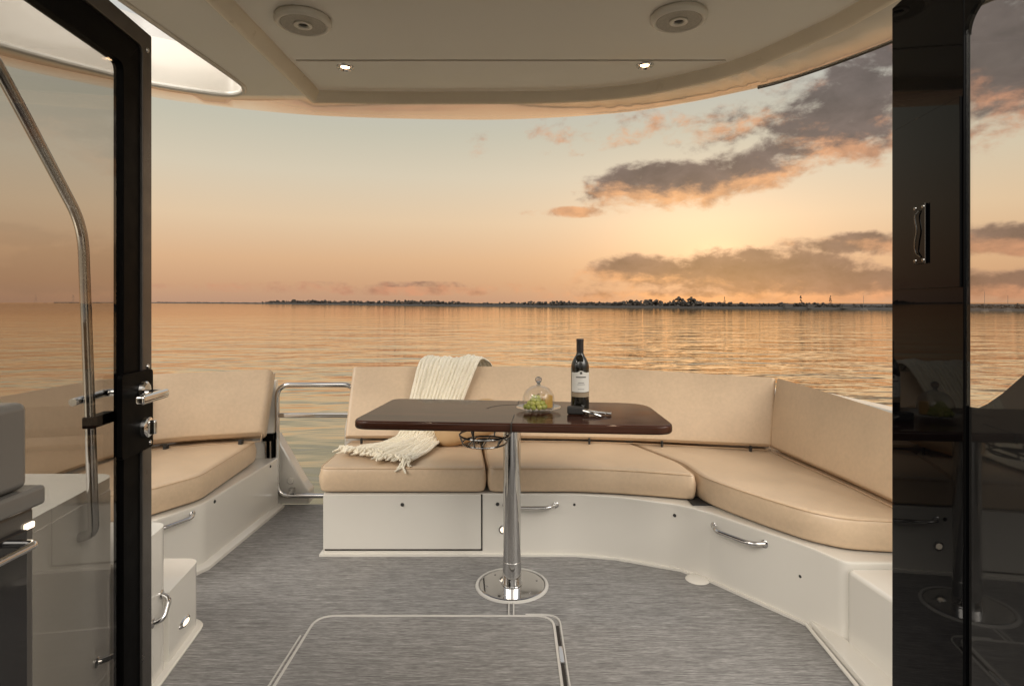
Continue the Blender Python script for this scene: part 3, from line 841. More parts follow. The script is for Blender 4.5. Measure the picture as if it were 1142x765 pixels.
bm_link('access_panel', bm, M['gelcoat'], st)

bm = bmesh.new()
hp = [on_face(1.385, .597, .0), on_face(1.375, .61, .04), on_face(1.36, .70, .045), on_face(1.352, .86, .045), on_face(1.322, 1.33, .045), on_face(1.075, 1.58, .045), on_face(.90, 1.735, .045)]
add_tube(bm, fillet(hp, .06, 8), .0115, 14)
tag(bm_link('stair_handrail', bm, M['chrome']), 'bent chrome grab rail rising beside the stairs behind the left glass door', 'handrail')

# ------------------------------------------------------------------ left glass door (open)
k = .90
def dyaw(u): return math.atan2(u[1], u[0])
dl = thing('glass_door', 'open glass door in black metal frame with chrome lever at left', 'door', (-1.05 * k, 1.70 * k, 0), dyaw((.0898, -.996)))
DT = CAMZ + .775 * k; DL = .70
def frame_ring(bm, x0, x1, z0, z1, w, y0, y1, bev, r_in=.03, r_out=.01):
    o_ = round_poly([(x0, z0), (x1, z0), (x1, z1), (x0, z1)], r_out, 5)
    i_ = round_poly([(x0 + w, z0 + w), (x1 - w, z0 + w), (x1 - w, z1 - w), (x0 + w, z1 - w)], r_in, 5)
    t = bmesh.new(); n = len(o_)
    vo0 = [t.verts.new((x, y0, z)) for x, z in o_]; vo1 = [t.verts.new((x, y1, z)) for x, z in o_]
    vi0 = [t.verts.new((x, y0, z)) for x, z in i_]; vi1 = [t.verts.new((x, y1, z)) for x, z in i_]
    for i in range(n):
        j = (i + 1) % n
        t.faces.new((vo0[i], vo0[j], vi0[j], vi0[i])); t.faces.new((vo1[i], vi1[i], vi1[j], vo1[j]))
        t.faces.new((vo0[i], vo1[i], vo1[j], vo0[j])); t.faces.new((vi0[i], vi0[j], vi1[j], vi1[i]))
    bmesh.ops.recalc_face_normals(t, faces=t.faces)
    bevel_sharp(t, bev, 2, 50); merge(bm, t)
ow, iw = .050 * k, .082 * k
bm = bmesh.new(); frame_ring(bm, 0, DL, .02, DT, ow, -.034, 0.0, .003, .02, .006); bm_link('frame', bm, M['bronze_metal'], dl)
bm = bmesh.new(); frame_ring(bm, ow, DL - ow, .02 + ow, DT - ow, iw, -.030, -.006, .002, .02, .001); bm_link('inner_frame', bm, M['black_metal'], dl)
bm = bmesh.new(); add_box(bm, (ow + .02, -.021, .10), (DL - ow - .02, -.015, DT - ow - .02)); bm_link('pane', bm, M['pane_grey'], dl, False)
def lz(py, Y): return CAMZ - (py - 337.5) / 650 * Y
Yl = 1.50
z0, z1 = lz(500, Yl), lz(412, Yl)
bm = bmesh.new(); add_prism(bm, round_poly([(.006, z0), (.150, z0), (.150, z1), (.006, z1)], .012), -.0, .012, .003, 2, mtx=Matrix(((1,0,0,0),(0,0,1,-.005),(0,1,0,0),(0,0,0,1))))
bm_link('lock_plate', bm, M['black_metal'], dl)
bm = bmesh.new(); zc = lz(437, Yl); xr = .055
disc_on(bm, (xr, .006, lz(433, Yl)), (0, 1, 0), [(0, .012), (.016, .012), (.021, .008), (.023, 0), (0, 0)], 28)
add_tube(bm, [(xr, .01, zc), (xr, .05, zc)], .010, 16)
bm2 = bmesh.new(); add_box(bm2, (xr - .02, .040, zc - .013), (xr + .105, .062, zc + .009), .007, 4); merge(bm, bm2)
bm_link('lever_handle', bm, M['chrome'], dl)
bm = bmesh.new(); zt = lz(475, Yl)
disc_on(bm, (.045, .006, zt), (0, 1, 0), [(0, .014), (.018, .014), (.025, .010), (.027, 0), (0, 0)], 28)
add_box(bm, (.038, .014, zt - .018), (.052, .034, zt + .018), .005, 3); bm_link('thumb_turn', bm, M['chrome'], dl)
for py in (409, 494):
    bm = bmesh.new(); disc_on(bm, (.022, .001 if py < 412 else .0065, lz(py, Yl)), (0, 1, 0), [(0, .003), (.004, .003), (.0065, 0), (0, 0)], 14); bm_link('screw', bm, M['steel'], dl)
bm = bmesh.new(); disc_on(bm, (.022, .0, DT - .045), (0, 1, 0), [(0, .003), (.004, .003), (.0065, 0), (0, 0)], 14); bm_link('screw', bm, M['steel'], dl)
# outside lever and stay arm behind the glass
bm = bmesh.new(); zo = lz(438, 1.45)
add_tube(bm, fillet([(.07, -.03, zo), (.07, -.075, zo), (.19, -.078, zo - .004)], .02, 5), .0095, 14); bm_link('outside_lever', bm, M['chrome'], dl)
bm = bmesh.new(); add_box(bm, (.10, -.062, lz(468, 1.45)), (.185, -.036, lz(456, 1.45)), .003); bm_link('stay_arm', bm, M['black_metal'], dl)

# ------------------------------------------------------------------ right door leaf : glossy black stile + pane
dr = thing('glossy_door', 'glossy black door panel with glass pane and recessed chrome handle at right', 'door', (.749, 1.150, 0), dyaw((-.098, -.995)))
RT = 1.735; SW = .212
bm = bmesh.new(); add_box(bm, (0, 0, .02), (SW, .011, RT), .003, 3)
bm_link('stile', bm, M['black_gloss'], dr)
def rpane(poly, y0, y1, bev, mm, name, par=dr):
    b = bmesh.new(); add_prism(b, poly, 0, y1 - y0, bev, 2, mtx=Matrix(((1,0,0,0),(0,0,1,y0),(0,1,0,0),(0,0,0,1)))); return bm_link(name, b, mm, par)
bm = bmesh.new()
# top rail with a curved inner corner
tr_ = [(SW + .0005, RT), (SW + .0005, 1.585)] + [(SW + .045 - .045 * math.cos(a), 1.585 + .04 * math.sin(a)) for a in [R(x) for x in range(10, 91, 10)]] + [(.80, 1.625), (.80, RT)]
rpane(tr_, 0, .011, .003, M['black_gloss'], 'top_rail')
rpane([(SW + .001, .990), (.235, .992), (.255, 1.002), (.285, 1.022), (.325, 1.054), (.37, 1.082), (.42, 1.102), (.80, 1.162), (.80, 1.622), (SW + .001, 1.622)], .003, .006, 0, M['pane_clear'], 'pane')
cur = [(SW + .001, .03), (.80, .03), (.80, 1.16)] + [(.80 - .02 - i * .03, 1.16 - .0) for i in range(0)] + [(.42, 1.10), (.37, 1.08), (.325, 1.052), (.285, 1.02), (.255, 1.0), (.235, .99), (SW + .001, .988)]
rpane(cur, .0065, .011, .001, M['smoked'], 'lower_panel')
zA, zB = CAMZ + 15.5 / 650 * 1.05, CAMZ + 207 / 650 * 1.05
rpane([(.010, zA), (SW - .004, zA), (SW - .004, zB), (.010, zB)], -.004, .001, .001, M['black_gloss'], 'glass_insert')
zc0, zc1 = CAMZ + 42 / 650 * 1.07, CAMZ + 107 / 650 * 1.07
hx = .104
b = bmesh.new(); add_prism(b, round_poly([(hx - .019, zc0), (hx + .019, zc0), (hx + .019, zc1), (hx - .019, zc1)], .004), 0, .003, .001, 2, mtx=Matrix(((1,0,0,0),(0,0,1,-.0072),(0,1,0,0),(0,0,0,1))))
rp = bm_link('handle_plate', b, M['black_gloss'], dr)
b = bmesh.new()
add_tube(b, [(hx + .0185, -.0078, zc0), (hx + .0185, -.0078, zc1)], .0008, 8)
lp_ = catmull([(hx + .006, -.008, zc0 + .012), (hx - .006, -.010, zc0 + .022), (hx - .006, -.011, zc0 + .04), (hx - .001, -.011, zc0 + .060), (hx - .006, -.011, zc0 + .085), (hx + .003, -.009, zc1 - .012)], 6)
add_tube(b, lp_, .0013, 8)

for z in (zc0 + .006, zc1 - .006):
    for x in (hx - .012, hx + .012): disc_on(b, (x, -.0072, z), (0, -1, 0), [(0, .002), (.003, .0015), (.004, 0), (0, 0)], 10)
bm_link('handle_pull', b, M['rack'], rp)

# ------------------------------------------------------------------ galley unit inside at left
ga = thing('galley_unit', 'dark galley cabinet with built in oven at the lower left edge', 'cabinet', (0, 0, 0))
def gz(z): return CAMZ - (CAMZ - z) * .76
GX, GY = -.625, .783
bm = bmesh.new(); add_box(bm, (-1.3, -.6, 0), (GX - .010, GY - .008, gz(.80)), .005); bm_link('cabinet', bm, M['galley'], ga)
bm = bmesh.new(); add_box(bm, (-1.3, -.6, gz(.80) + .001), (GX, GY, gz(.835)), .005, 3); bm_link('counter', bm, M['galley_top'], ga)
bm = bmesh.new(); add_box(bm, (-1.3, -.6, gz(.835) + .0005), (GX - .008, GY - .018, gz(.985)), .011, 4); bm_link('riser_box', bm, M['galley_top'], ga)
ov = bmesh.new(); add_box(ov, (GX - .012, .25, .36), (GX - .002, GY - .028, gz(.77)), .002); ovo = bm_link('oven_door', ov, M['oven_glass'], ga)
hz_ = gz(.752)
bm = bmesh.new(); add_tube(bm, fillet([(GX - .002, GY - .042, hz_), (GX + .02, GY - .042, hz_), (GX + .02, .30, hz_), (GX - .002, .30, hz_)], .008, 4), .0052, 12); bm_link('handle', bm, M['chrome'], ovo)
bm = bmesh.new(); add_box(bm, (GX - .0105, GY - .026, gz(.765)), (GX - .006, GY - .011, gz(.776)), .002); bm_link('indicator_lamp', bm, M['lamp_soft'], ga)

# ------------------------------------------------------------------ ceiling overhang
CZ = 2.02
edge = [(-2.36, 1.0, 0), (-2.25, 1.25, 0), (-2.08, 1.60, 0), (-1.83, 2.055, 0), (-1.58, 2.305, 0), (-1.36, 2.47, 0), (-.886, 2.635, 0), (-.26, 2.695, 0), (.10, 2.68, 0), (.477, 2.60, 0), (.72, 2.48, 0), (.889, 2.36, 0), (1.05, 2.21, 0), (1.23, 1.90, 0), (1.42, 1.40, 0), (1.47, 1.2, 0), (1.51, 1.0, 0)]
E = [(p.x, p.y) for p in catmull(edge, 8)]
hole = [(-1.125, 1.12), (-1.125, 1.35), (-1.115, 1.68), (-1.075, 2.22), (-1.085, 2.36), (-1.15, 2.425), (-1.24, 2.415), (-1.42, 2.315), (-1.515, 2.215), (-1.73, 1.94), (-1.93, 1.52), (-2.02, 1.3), (-2.07, 1.12)]
H = [(p.x, p.y) for p in [Vector((a[0], a[1], 0)) for a in hole[:2]] + catmull([(x, y, 0) for x, y in hole[1:-1]], 8) + [Vector((hole[-1][0], hole[-1][1], 0))]]
def inset(path, d):
    P = [Vector(p) for p in path]; out = []
    for i in range(len(P)):
        t = (P[min(i+1, len(P)-1)] - P[max(i-1, 0)]).normalized(); out.append(P[i] + Vector((t.y, -t.x)) * d)
    return [(p.x, p.y) for p in out]
bm = bmesh.new()
def ring_verts(path, z): return [bm.verts.new((x, y, z)) for x, y in path]
def vin(path, z):
    out = []
    I1, I2 = inset(path, .155), inset(path, .045)
    for a, b, p in zip(I1, I2, path):
        f = max(0, min(1, (p[0] + 1.25) / .4)); f = f * f * (3 - 2 * f)
        out.append((a[0] * f + b[0] * (1 - f), a[1] * f + b[1] * (1 - f)))
    return ring_verts(out, z)
def sc_(path, z):
    f = (z - CAMZ) / .845
    return [(x * f, y * f) for x, y in path]
r0 = vin(E, CZ); r1 = ring_verts(sc_(E, CZ + .082), CZ + .082); r2 = ring_verts(inset(sc_(E, CZ + .088), -.006), CZ + .098); r3 = ring_verts(inset(sc_(E, CZ + .088), -.006), CZ + .15); r4 = ring_verts(sc_(E, CZ + .05), CZ + .19)
for a, b in ((r0, r1), (r1, r2), (r2, r3), (r3, r4)):
    for i in range(len(a) - 1): bm.faces.new((a[i], a[i+1], b[i+1], b[i]))
h0 = ring_verts(H, CZ); h1 = ring_verts(H, CZ + .19)
for i in range(len(H)): 
    j = (i + 1) % len(H); bm.faces.new((h0[i], h0[j], h1[j], h1[i]))
def cap(outer_v, hole_v):
    o_ = [v.co.copy() for v in outer_v]; h_ = [v.co.copy() for v in hole_v]; allv = outer_v + hole_v
    for t3 in tessellate_polygon([o_, h_]):
        try: bm.faces.new([allv[i] for i in t3])
        except ValueError: pass
cap(r0, h0); cap(r4, h1)
ce = struct(bm_link('ceiling', bm, M['gelcoat_ceiling'], None, True, 30))
# lip bead and tall lining of the stair opening
bm = bmesh.new(); add_tube(bm, [(x, y, CZ + .002) for x, y in H], .011, 10, closed=True); bm_link('opening_bead', bm, M['gelcoat'], ce)
bm = bmesh.new()
Hw = inset(H[::-1], -.004)[::-1]
w0 = [bm.verts.new((x, y, CZ + .02)) for x, y in H]
cx, cy = -1.45, 1.6
def outw(x, y, s): return (cx + (x - cx) * s, cy + (y - cy) * s)
w1 = [bm.verts.new((*outw(x, y, 1.03), CZ + .19)) for x, y in H]; w2 = [bm.verts.new((*outw(x, y, 1.06), CZ + .27)) for x, y in H]
for a, b in ((w0, w1), (w1, w2)):
    for i in range(len(H)):
        x = H[i][0]
        j = (i + 1) % len(H)
        bm.faces.new((a[i], a[j], b[j], b[i]))
bm_link('opening_lining', bm, M['lining'], ce)
bm = bmesh.new()
sl = [p for p in catmull([(x, y, CZ + .085) for x, y in [(-1.36, 2.372), (-1.52, 2.23), (-1.73, 1.96), (-1.95, 1.52)]], 8)]
add_tube(bm, [V((cx + (p.x - cx) * 1.008, cy + (p.y - cy) * 1.008, p.z)) for p in sl], .008, 8); bm_link('rubber_seal', bm, M['bronze_metal'], ce)
# beige bead
bead = fillet([(-.895, -1.0, CZ), (-.855, 2.515, CZ)] + [(-.80, 2.523, CZ)], .0005, 1)[:2]
aft = catmull([(-.855, 2.515, CZ), (-.52, 2.530, CZ), (-.19, 2.530, CZ), (.15, 2.520, CZ), (.45, 2.465, CZ), (.68, 2.345, CZ), (.868, 2.175, CZ), (1.0, 1.94, CZ), (1.06, 1.80, CZ), (1.13, 1.5, CZ), (1.18, 1.12, CZ)], 8)
bprof = [(-.034, .004), (-.030, -.008), (-.012, -.036), (-.006, -.040), (.006, -.040), (.012, -.036), (.015, .004)]
bm = bmesh.new(); BF = .958
add_profile_sweep(bm, [V((-.875 * BF, 1.04, CZ)), V((-.855 * BF, 2.515 * BF, CZ))] + [V((p.x * BF, p.y * BF, CZ)) for p in aft[1:]], bprof[::-1]); bm_link('trim_bead', bm, M['trim_beige'], ce)
# inner panels (forward and aft) with a groove between
def inner(path, d): return inset(path, d)
AP = [(p.x, p.y) for p in aft]
inn = inset([(x * .958, y * .958) for x, y in AP], .055)
gy = 2.07
aftp = [p for p in inn if p[1] > gy + .007 and p[0] > -.80]
aftp = [(-.772, gy + .007), (-.765, 2.352)] + [p for p in aftp if p[0] > -.72]
lx = max(p[0] for p in aftp); aftp.append((lx + .012, gy + .007))
fwd = [(-.787, 1.10), (-.772, gy - .007)]
rr_ = [p for p in inn if p[1] < gy - .007 and p[0] > 0]
fwd += [(rr_[0][0] - .004, gy - .007)] + rr_
for poly in (aftp, fwd):
    bm = bmesh.new(); add_prism(bm, poly, CZ - .007, CZ - .0005, .0025, 2); bm_link('ceiling_panel', bm, M['gelcoat_ceiling'], ce)
bm = bmesh.new(); add_tube(bm, [V((p[0], p[1], CZ + .080)) for p in sc_(E, CZ + .08) if 1.08 < p[0] < 1.52 and p[1] > 1.3], .006, 8); bm_link('gutter_strip', bm, M['bronze_metal'], ce)

# speakers and downlights
def speaker(name, label, loc):
    s = thing(name, label, 'speaker', loc, 0, 'ceiling speakers')
    b = bmesh.new(); add_lathe(b, [(0, 0), (.080, 0), (.083, -.004), (.083, -.013), (.079, -.020), (.073, -.023), (.068, -.021), (.066, -.017), (0, -.017)], 56); bm_link('shell', b, M['speaker_shell'], s)
    b = bmesh.new(); add_lathe(b, [(.065, -.0175), (.065, -.020), (.046, -.0185), (.028, -.019), (.026, -.0175)], 56); bm_link('grille', b, M['grille'], s)
    b = bmesh.new(); add_lathe(b, [(.027, -.0175), (.027, -.023), (.021, -.025), (.015, -.022), (.014, -.0175)], 40); bm_link('ring', b, M['speaker_shell'], s)
    b = bmesh.new(); add_lathe(b, [(0, -.021), (.009, -.0205), (.0138, -.0175), (0, -.0175)], 24); bm_link('tweeter', b, M['rubber'], s)
    return s
PZ = CZ - .007
def ceil_at(px, py): 
    Y = (PZ - CAMZ) * 650 / (337.5 - py); return ((px - 571) / 650 * Y, Y, PZ)
speaker('ceiling_speaker', 'round beige ceiling speaker nearest the stair opening at left', ceil_at(338, 21))
speaker('ceiling_speaker', 'round beige ceiling speaker on the right side near the curved trim', ceil_at(757, 17))
def downlight(label, loc):
    s = thing('downlight', label, 'downlight', loc, 0, 'ceiling downlights')
    b = bmesh.new(); add_lathe(b, [(.0165, 0), (.031, 0), (.031, -.003), (.026, -.007), (.0165, -.002)], 36); bm_link('bezel', b, M['chrome'], s)
    b = bmesh.new(); add_lathe(b, [(0, -.004), (.010, -.0035), (.0155, -.001), (0, -.0005)], 28); bm_link('lamp', b, M['lamp'], s)
    l = bpy.data.lights.new('downlight_beam', 'SPOT'); l.energy = 7; l.color = (1, .74, .48); l.spot_size = R(95); l.spot_blend = .8; l.shadow_soft_size = .02
    lo = bpy.data.objects.new('downlight_beam', l); col.objects.link(lo); lo.location = (0, 0, -.012); lo.parent = s
downlight('lit recessed downlight near the left trim corner of the ceiling', ceil_at(385, 75))
downlight('lit recessed downlight near the right curved trim of the ceiling', ceil_at(719, 73))

# ------------------------------------------------------------------ far shore
def shore_d(px):
    T = [(60, 4200), (172, 2600), (290, 1150), (400, 620), (500, 430), (660, 307), (800, 253), (995, 199), (1142, 172), (1400, 150), (2400, 120)]
    for (a, da), (b, db) in zip(T, T[1:]):
        if a <= px <= b:
            s = (px - a) / (b - a); return math.exp(math.log(da) * (1 - s) + math.log(db) * s)
def SP(px, back=0):
    d = shore_d(px) + back; return V(((px - 571) / 650 * d, d, WZ))
bm = bmesh.new()
fr, bk, cr = [], [], []
rnd = random.Random(5)
for px in range(60, 1800, 6):
    d = shore_d(px); j = 1 + rnd.uniform(-.006, .006)
    fr.append(bm.verts.new((SP(px) * j).to_tuple()[:2] + (WZ - .2,)))
    cr.append(bm.verts.new((SP(px, d * .02)).to_tuple()[:2] + (WZ + .5 + .0012 * d + rnd.uniform(0, .25),)))
    bk.append(bm.verts.new((SP(px, 400)).to_tuple()[:2] + (WZ + 1.2 + .0012 * d,)))
for a, b in ((fr, cr), (cr, bk)):
    for i in range(len(a) - 1): bm.faces.new((a[i], a[i+1], b[i+1], b[i]))
struct(bm_link('shore_land', bm, M['land']))
# tree line : clumps of leaves
def clump(bm, c, r, h, rnd, n=5):
    for _ in range(n):
        q = c + V((rnd.gauss(0, r * .5), rnd.gauss(0, r * .5), h * rnd.uniform(.25, .9)))
        s = r * rnd.uniform(.35, .75)
        t = bmesh.new(); bmesh.ops.create_icosphere(t, subdivisions=1, radius=s)
        for v in t.verts: v.co *= rnd.uniform(.55, 1.25)
        bmesh.ops.scale(t, vec=(1, 1, .8), verts=t.verts); bmesh.ops.translate(t, vec=q, verts=t.verts)
        merge(bm, t)
bm = bmesh.new(); rnd = random.Random(9)
px = 175.0
while px < 1330:
    d = shore_d(px)
    hp_ = 2.2 + 3.0 * max(0, min(1, (px - 290) / 400)) + 1.6 * math.sin(px * .031) * math.sin(px * .013 + 1) + rnd.uniform(-.9, 1.6)
    if 690 < px < 735: hp_ += 1.6
    if px < 290: hp_ = 1.2 + rnd.uniform(-.3, .4)
    h = max(.8, hp_ - 0) * d / 650
    p = SP(px, d * rnd.uniform(.025, .07)); p.z = WZ + .3
    clump(bm, p, h * .50, h, rnd, 5)
    px += max(.8, hp_ * .28)
struct(bm_link('far_tree_line', bm, M['tree'], None, False), 'stuff')
# a few taller trees, houses, masts
def far_tree(px, hpx, wpx, label, conif):
    d = shore_d(px); s = d / 650; p = SP(px, d * .03); p.z = WZ + .5
    tr = thing('shore_tree', label, 'tree', p, 0, 'taller trees on the far shore')
    b = bmesh.new(); add_tube(b, [(0, 0, 0), (.03, 0, hpx * s * .45), (.05, 0, hpx * s * .9)], [.12 * s * 1.5, .09 * s * 1.5, .03 * s], 6); bm_link('trunk', b, M['bark'], tr)
    b = bmesh.new(); r_ = random.Random(int(px))
    for i in range(26):
        f = r_.random(); w = wpx * s * .5 * ((1 - f) if conif else math.sin(PI * min(1, f + .15)))
        t = bmesh.new(); bmesh.ops.create_icosphere(t, subdivisions=1, radius=wpx * s * .16)
        for v in t.verts: v.co *= r_.uniform(.5, 1.3)
        a = r_.uniform(0, 2*PI); bmesh.ops.translate(t, vec=(w * math.cos(a), w * math.sin(a), hpx * s * ((.15 if conif else .4) + (.85 if conif else .6) * f)), verts=t.verts); merge(b, t)
    bm_link('crown', b, M['tree'], tr, False)
far_tree(893, 15, 4.5, 'slim dark conifer on the far shore left of its tallest neighbour', True)
far_tree(926, 15, 4.0, 'slim dark conifer on the far shore closest to the black door panel', True)
far_tree(757, 11, 11, 'round topped tree on the far shore right of the broad clump', False)
far_tree(771, 11, 10, 'wide tree on the far shore directly below the bright cloud bank', False)
far_tree(808, 12, 3.0, 'single thin tree on the far shore below the bright sun cloud', True)
def house(px, w, h, label):
    d = shore_d(px); s = d / 650; p = SP(px, d * .012); p.z = WZ + .45
    t = thing('shore_house', label, 'house', p, 0, 'small houses on the far shore')
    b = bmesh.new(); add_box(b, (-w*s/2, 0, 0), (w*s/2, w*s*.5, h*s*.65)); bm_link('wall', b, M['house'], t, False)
    b = bmesh.new(); tt = bmesh.new()
    z0_, z1_ = h*s*.66, h*s
    vs = [tt.verts.new(q) for q in ((-w*s*.55, -.05*w*s, z0_), (w*s*.55, -.05*w*s, z0_), (w*s*.55, w*s*.55, z0_), (-w*s*.55, w*s*.55, z0_), (-w*s*.4, w*s*.25, z1_), (w*s*.4, w*s*.25, z1_))]
    for f in ((0,1,5,4), (1,2,5), (2,3,4,5), (3,0,4), (3,2,1,0)): tt.faces.new([vs[i] for i in f])
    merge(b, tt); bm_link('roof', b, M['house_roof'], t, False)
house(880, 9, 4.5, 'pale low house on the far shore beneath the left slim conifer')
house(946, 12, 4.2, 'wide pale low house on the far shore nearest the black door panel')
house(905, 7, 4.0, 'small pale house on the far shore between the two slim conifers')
def sailboat(px, hpx, label):
    d = shore_d(px) - 4; s = d / 650; p = V(((px - 571) / 650 * d, d, WZ - .02))
    t = thing('moored_sailboat', label, 'sailboat', p, 0, 'sailing boats moored along the far shore')
    b = bmesh.new(); add_prism(b, [(-4*s, 0), (-2.5*s, -1.1*s), (2.5*s, -1.1*s), (4.6*s, 0), (2.5*s, 1.1*s), (-2.5*s, 1.1*s)], 0, 1.3*s, .1*s, 1); bm_link('boat_hull', b, M['boat_white'], t)
    b = bmesh.new(); add_tube(b, [(0, 0, 1.2*s), (0, 0, hpx*s)], .16*s, 6); bm_link('mast', b, M['mast'], t)
    b = bmesh.new(); add_tube(b, [(0, 0, 2.6*s), (3.4*s, 0, 2.8*s)], .2*s, 6); bm_link('boom', b, M['mast'], t)
for px, h, lb in ((963, 16, 'distant sailing boat with mast just left of the black door panel'),
                  (1098, 22, 'distant sailing boat with the tallest mast seen through the right pane'),
                  (1124, 18, 'distant sailing boat with shorter mast at the right edge of the pane')):
    sailboat(px, h, lb)

# ------------------------------------------------------------------ sky (world)
W = bpy.data.worlds.new('World'); sc.world = W; W.use_nodes = True
nt = W.node_tree; t = Tree(nt); bg = nt.nodes['Background']; wout = nt.nodes['World Output']
gen = t.n('ShaderNodeTexCoord').outputs['Generated']
sep = t.n('ShaderNodeSeparateXYZ'); t.put(sep.inputs[0], gen); X, Y, Z = sep.outputs
az = t.m('ARCTAN2', X, Y); el = t.m('ARCSINE', Z)
P = t.comb(az, el, 0.0)
def AE(px, py):
    u, v = (px - 571) / 650, (337.5 - py) / 650
    return math.atan(u), math.atan(v / math.sqrt(1 + u*u))
# cloud density node group
grp = bpy.data.node_groups.new('cloud_density', 'ShaderNodeTree')
grp.interface.new_socket('Vector', in_out='INPUT', socket_type='NodeSocketVector')
grp.interface.new_socket('Density', in_out='OUTPUT', socket_type='NodeSocketFloat')
gt_ = Tree(grp); gi_ = gt_.n('NodeGroupInput'); go_ = gt_.n('NodeGroupOutput')
gs_ = gt_.n('ShaderNodeSeparateXYZ'); gt_.put(gs_.inputs[0], gi_.outputs[0]); ga_, ge_ = gs_.outputs[0], gs_.outputs[1]
n1 = gt_.noise(gt_.mapping(gi_.outputs[0], (11, 21, 1)), 1, 8, .64, .35)
n2 = gt_.noise(gt_.mapping(gi_.outputs[0], (3.2, 6.5, 1), loc=(4, 2, 0)), 1, 3, .5)
CL = [(735, 208, 92, 27, 0, 1.0), (845, 185, 120, 30, -.28, 1.0), (955, 125, 125, 62, -.3, 1.0), (1095, 70, 130, 95, 0, 1.0), (1000, 60, 80, 60, -.5, .75),
      (715, 304, 85, 19, 0, 1.0), (850, 305, 118, 30, 0, 1.1), (985, 316, 170, 17, 0, .85), (960, 272, 110, 13, .05, .75), (1120, 268, 110, 19, 0, 1.0),
      (628, 237, 42, 6, 0, .55), (1140, 318, 150, 20, 0, .9), (830, 135, 90, 26, -.2, .42), (640, 150, 110, 22, -.1, .05), (470, 322, 220, 7, 0, .25), (1400, 200, 260, 120, 0, .9), (800, 330, 260, 10, 0, .6)]
acc = None
for cx_, cy_, hw, hh, rot, wt in CL:
    a0, e0 = AE(cx_, cy_); sa = abs(AE(cx_ + hw, cy_)[0] - a0); se = abs(AE(cx_, cy_ - hh)[1] - e0)
    da = gt_.m('SUBTRACT', ga_, a0); de = gt_.m('SUBTRACT', ge_, e0)
    if rot:
        c_, s_ = math.cos(-rot), math.sin(-rot)
        xa = gt_.m('ADD', gt_.m('MULTIPLY', da, c_), gt_.m('MULTIPLY', de, s_))
        xe = gt_.m('SUBTRACT', gt_.m('MULTIPLY', de, c_), gt_.m('MULTIPLY', da, s_))
    else: xa, xe = da, de
    xa = gt_.m('DIVIDE', xa, sa); xe = gt_.m('DIVIDE', xe, se)
    q = gt_.m('SUBTRACT', 1.22, gt_.m('ADD', gt_.m('MULTIPLY', xa, xa), gt_.m('MULTIPLY', xe, xe)))
    q = gt_.m('MAXIMUM', q, -1.6); q = gt_.m('MINIMUM', q, gt_.m('MULTIPLY', q, wt))
    acc = q if acc is None else gt_.m('MAXIMUM', acc, q)
n3 = gt_.noise(gt_.mapping(gi_.outputs[0], (30, 48, 1), loc=(2, 7, 0)), 1, 5, .6, .2)
acc = gt_.m('ADD', acc, gt_.m('MULTIPLY', gt_.m('SUBTRACT', n3, .5), 1.5))
dens = gt_.m('ADD', gt_.m('MULTIPLY', acc, .78), gt_.m('ADD', gt_.m('MULTIPLY', gt_.m('SUBTRACT', n1, .5), 2.0), gt_.m('MULTIPLY', gt_.m('SUBTRACT', n2, .5), .9)))
dens = gt_.mapr(dens, -.08, .62, 0, 1, True)
gt_.put(go_.inputs[0], dens)
def density(vec):
    nd = t.n('ShaderNodeGroup'); nd.node_tree = grp; t.put(nd.inputs[0], vec); return nd.outputs[0]
# clear sky ramp on elevation
ramp = t.n('ShaderNodeValToRGB'); t.put(ramp.inputs[0], t.mapr(el, -.1, 1.5708))
stops = [(-.10, (150, 118, 92)), (-.002, (186, 147, 122)), (.03, (203, 159, 124)), (.07, (217, 175, 136)), (.134, (224, 196, 162)), (.21, (213, 200, 176)), (.28, (196, 191, 172)), (.35, (186, 186, 177)), (.42, (212, 211, 206)), (.60, (205, 206, 206)), (.8, (160, 163, 168)), (1.57, (150, 155, 165))]
e = ramp.color_ramp.elements
while len(e) < len(stops): e.new(.5)
for el_, (pos, c) in zip(e, sorted(stops)): el_.position = (pos + .1) / 1.6708; el_.color = s2l(*c)
sunA, sunE = AE(800, 286)
def gauss(a0, e0, sa, se):
    da = t.m('DIVIDE', t.m('SUBTRACT', az, a0), sa); de = t.m('DIVIDE', t.m('SUBTRACT', el, e0), se)
    return t.m('POWER', 2.71828, t.m('MULTIPLY', -1.0, t.m('ADD', t.m('MULTIPLY', da, da), t.m('MULTIPLY', de, de))))
glow = gauss(sunA - .02, sunE + .05, .36, .15); core = gauss(sunA - .03, sunE + .03, .15, .075)
def scale_col(f, c): return t.mix(1.0, t.comb(f, f, f), (*c, 1), 'MULTIPLY')
sky = t.mix(1.0, ramp.outputs[0], scale_col(glow, (.11, .065, .035)), 'ADD')
sky = t.mix(1.0, sky, scale_col(core, (.22, .145, .085)), 'ADD')
sky = t.mix(1.0, sky, scale_col(gauss(sunA, sunE, .045, .022), (.20, .12, .06)), 'ADD')
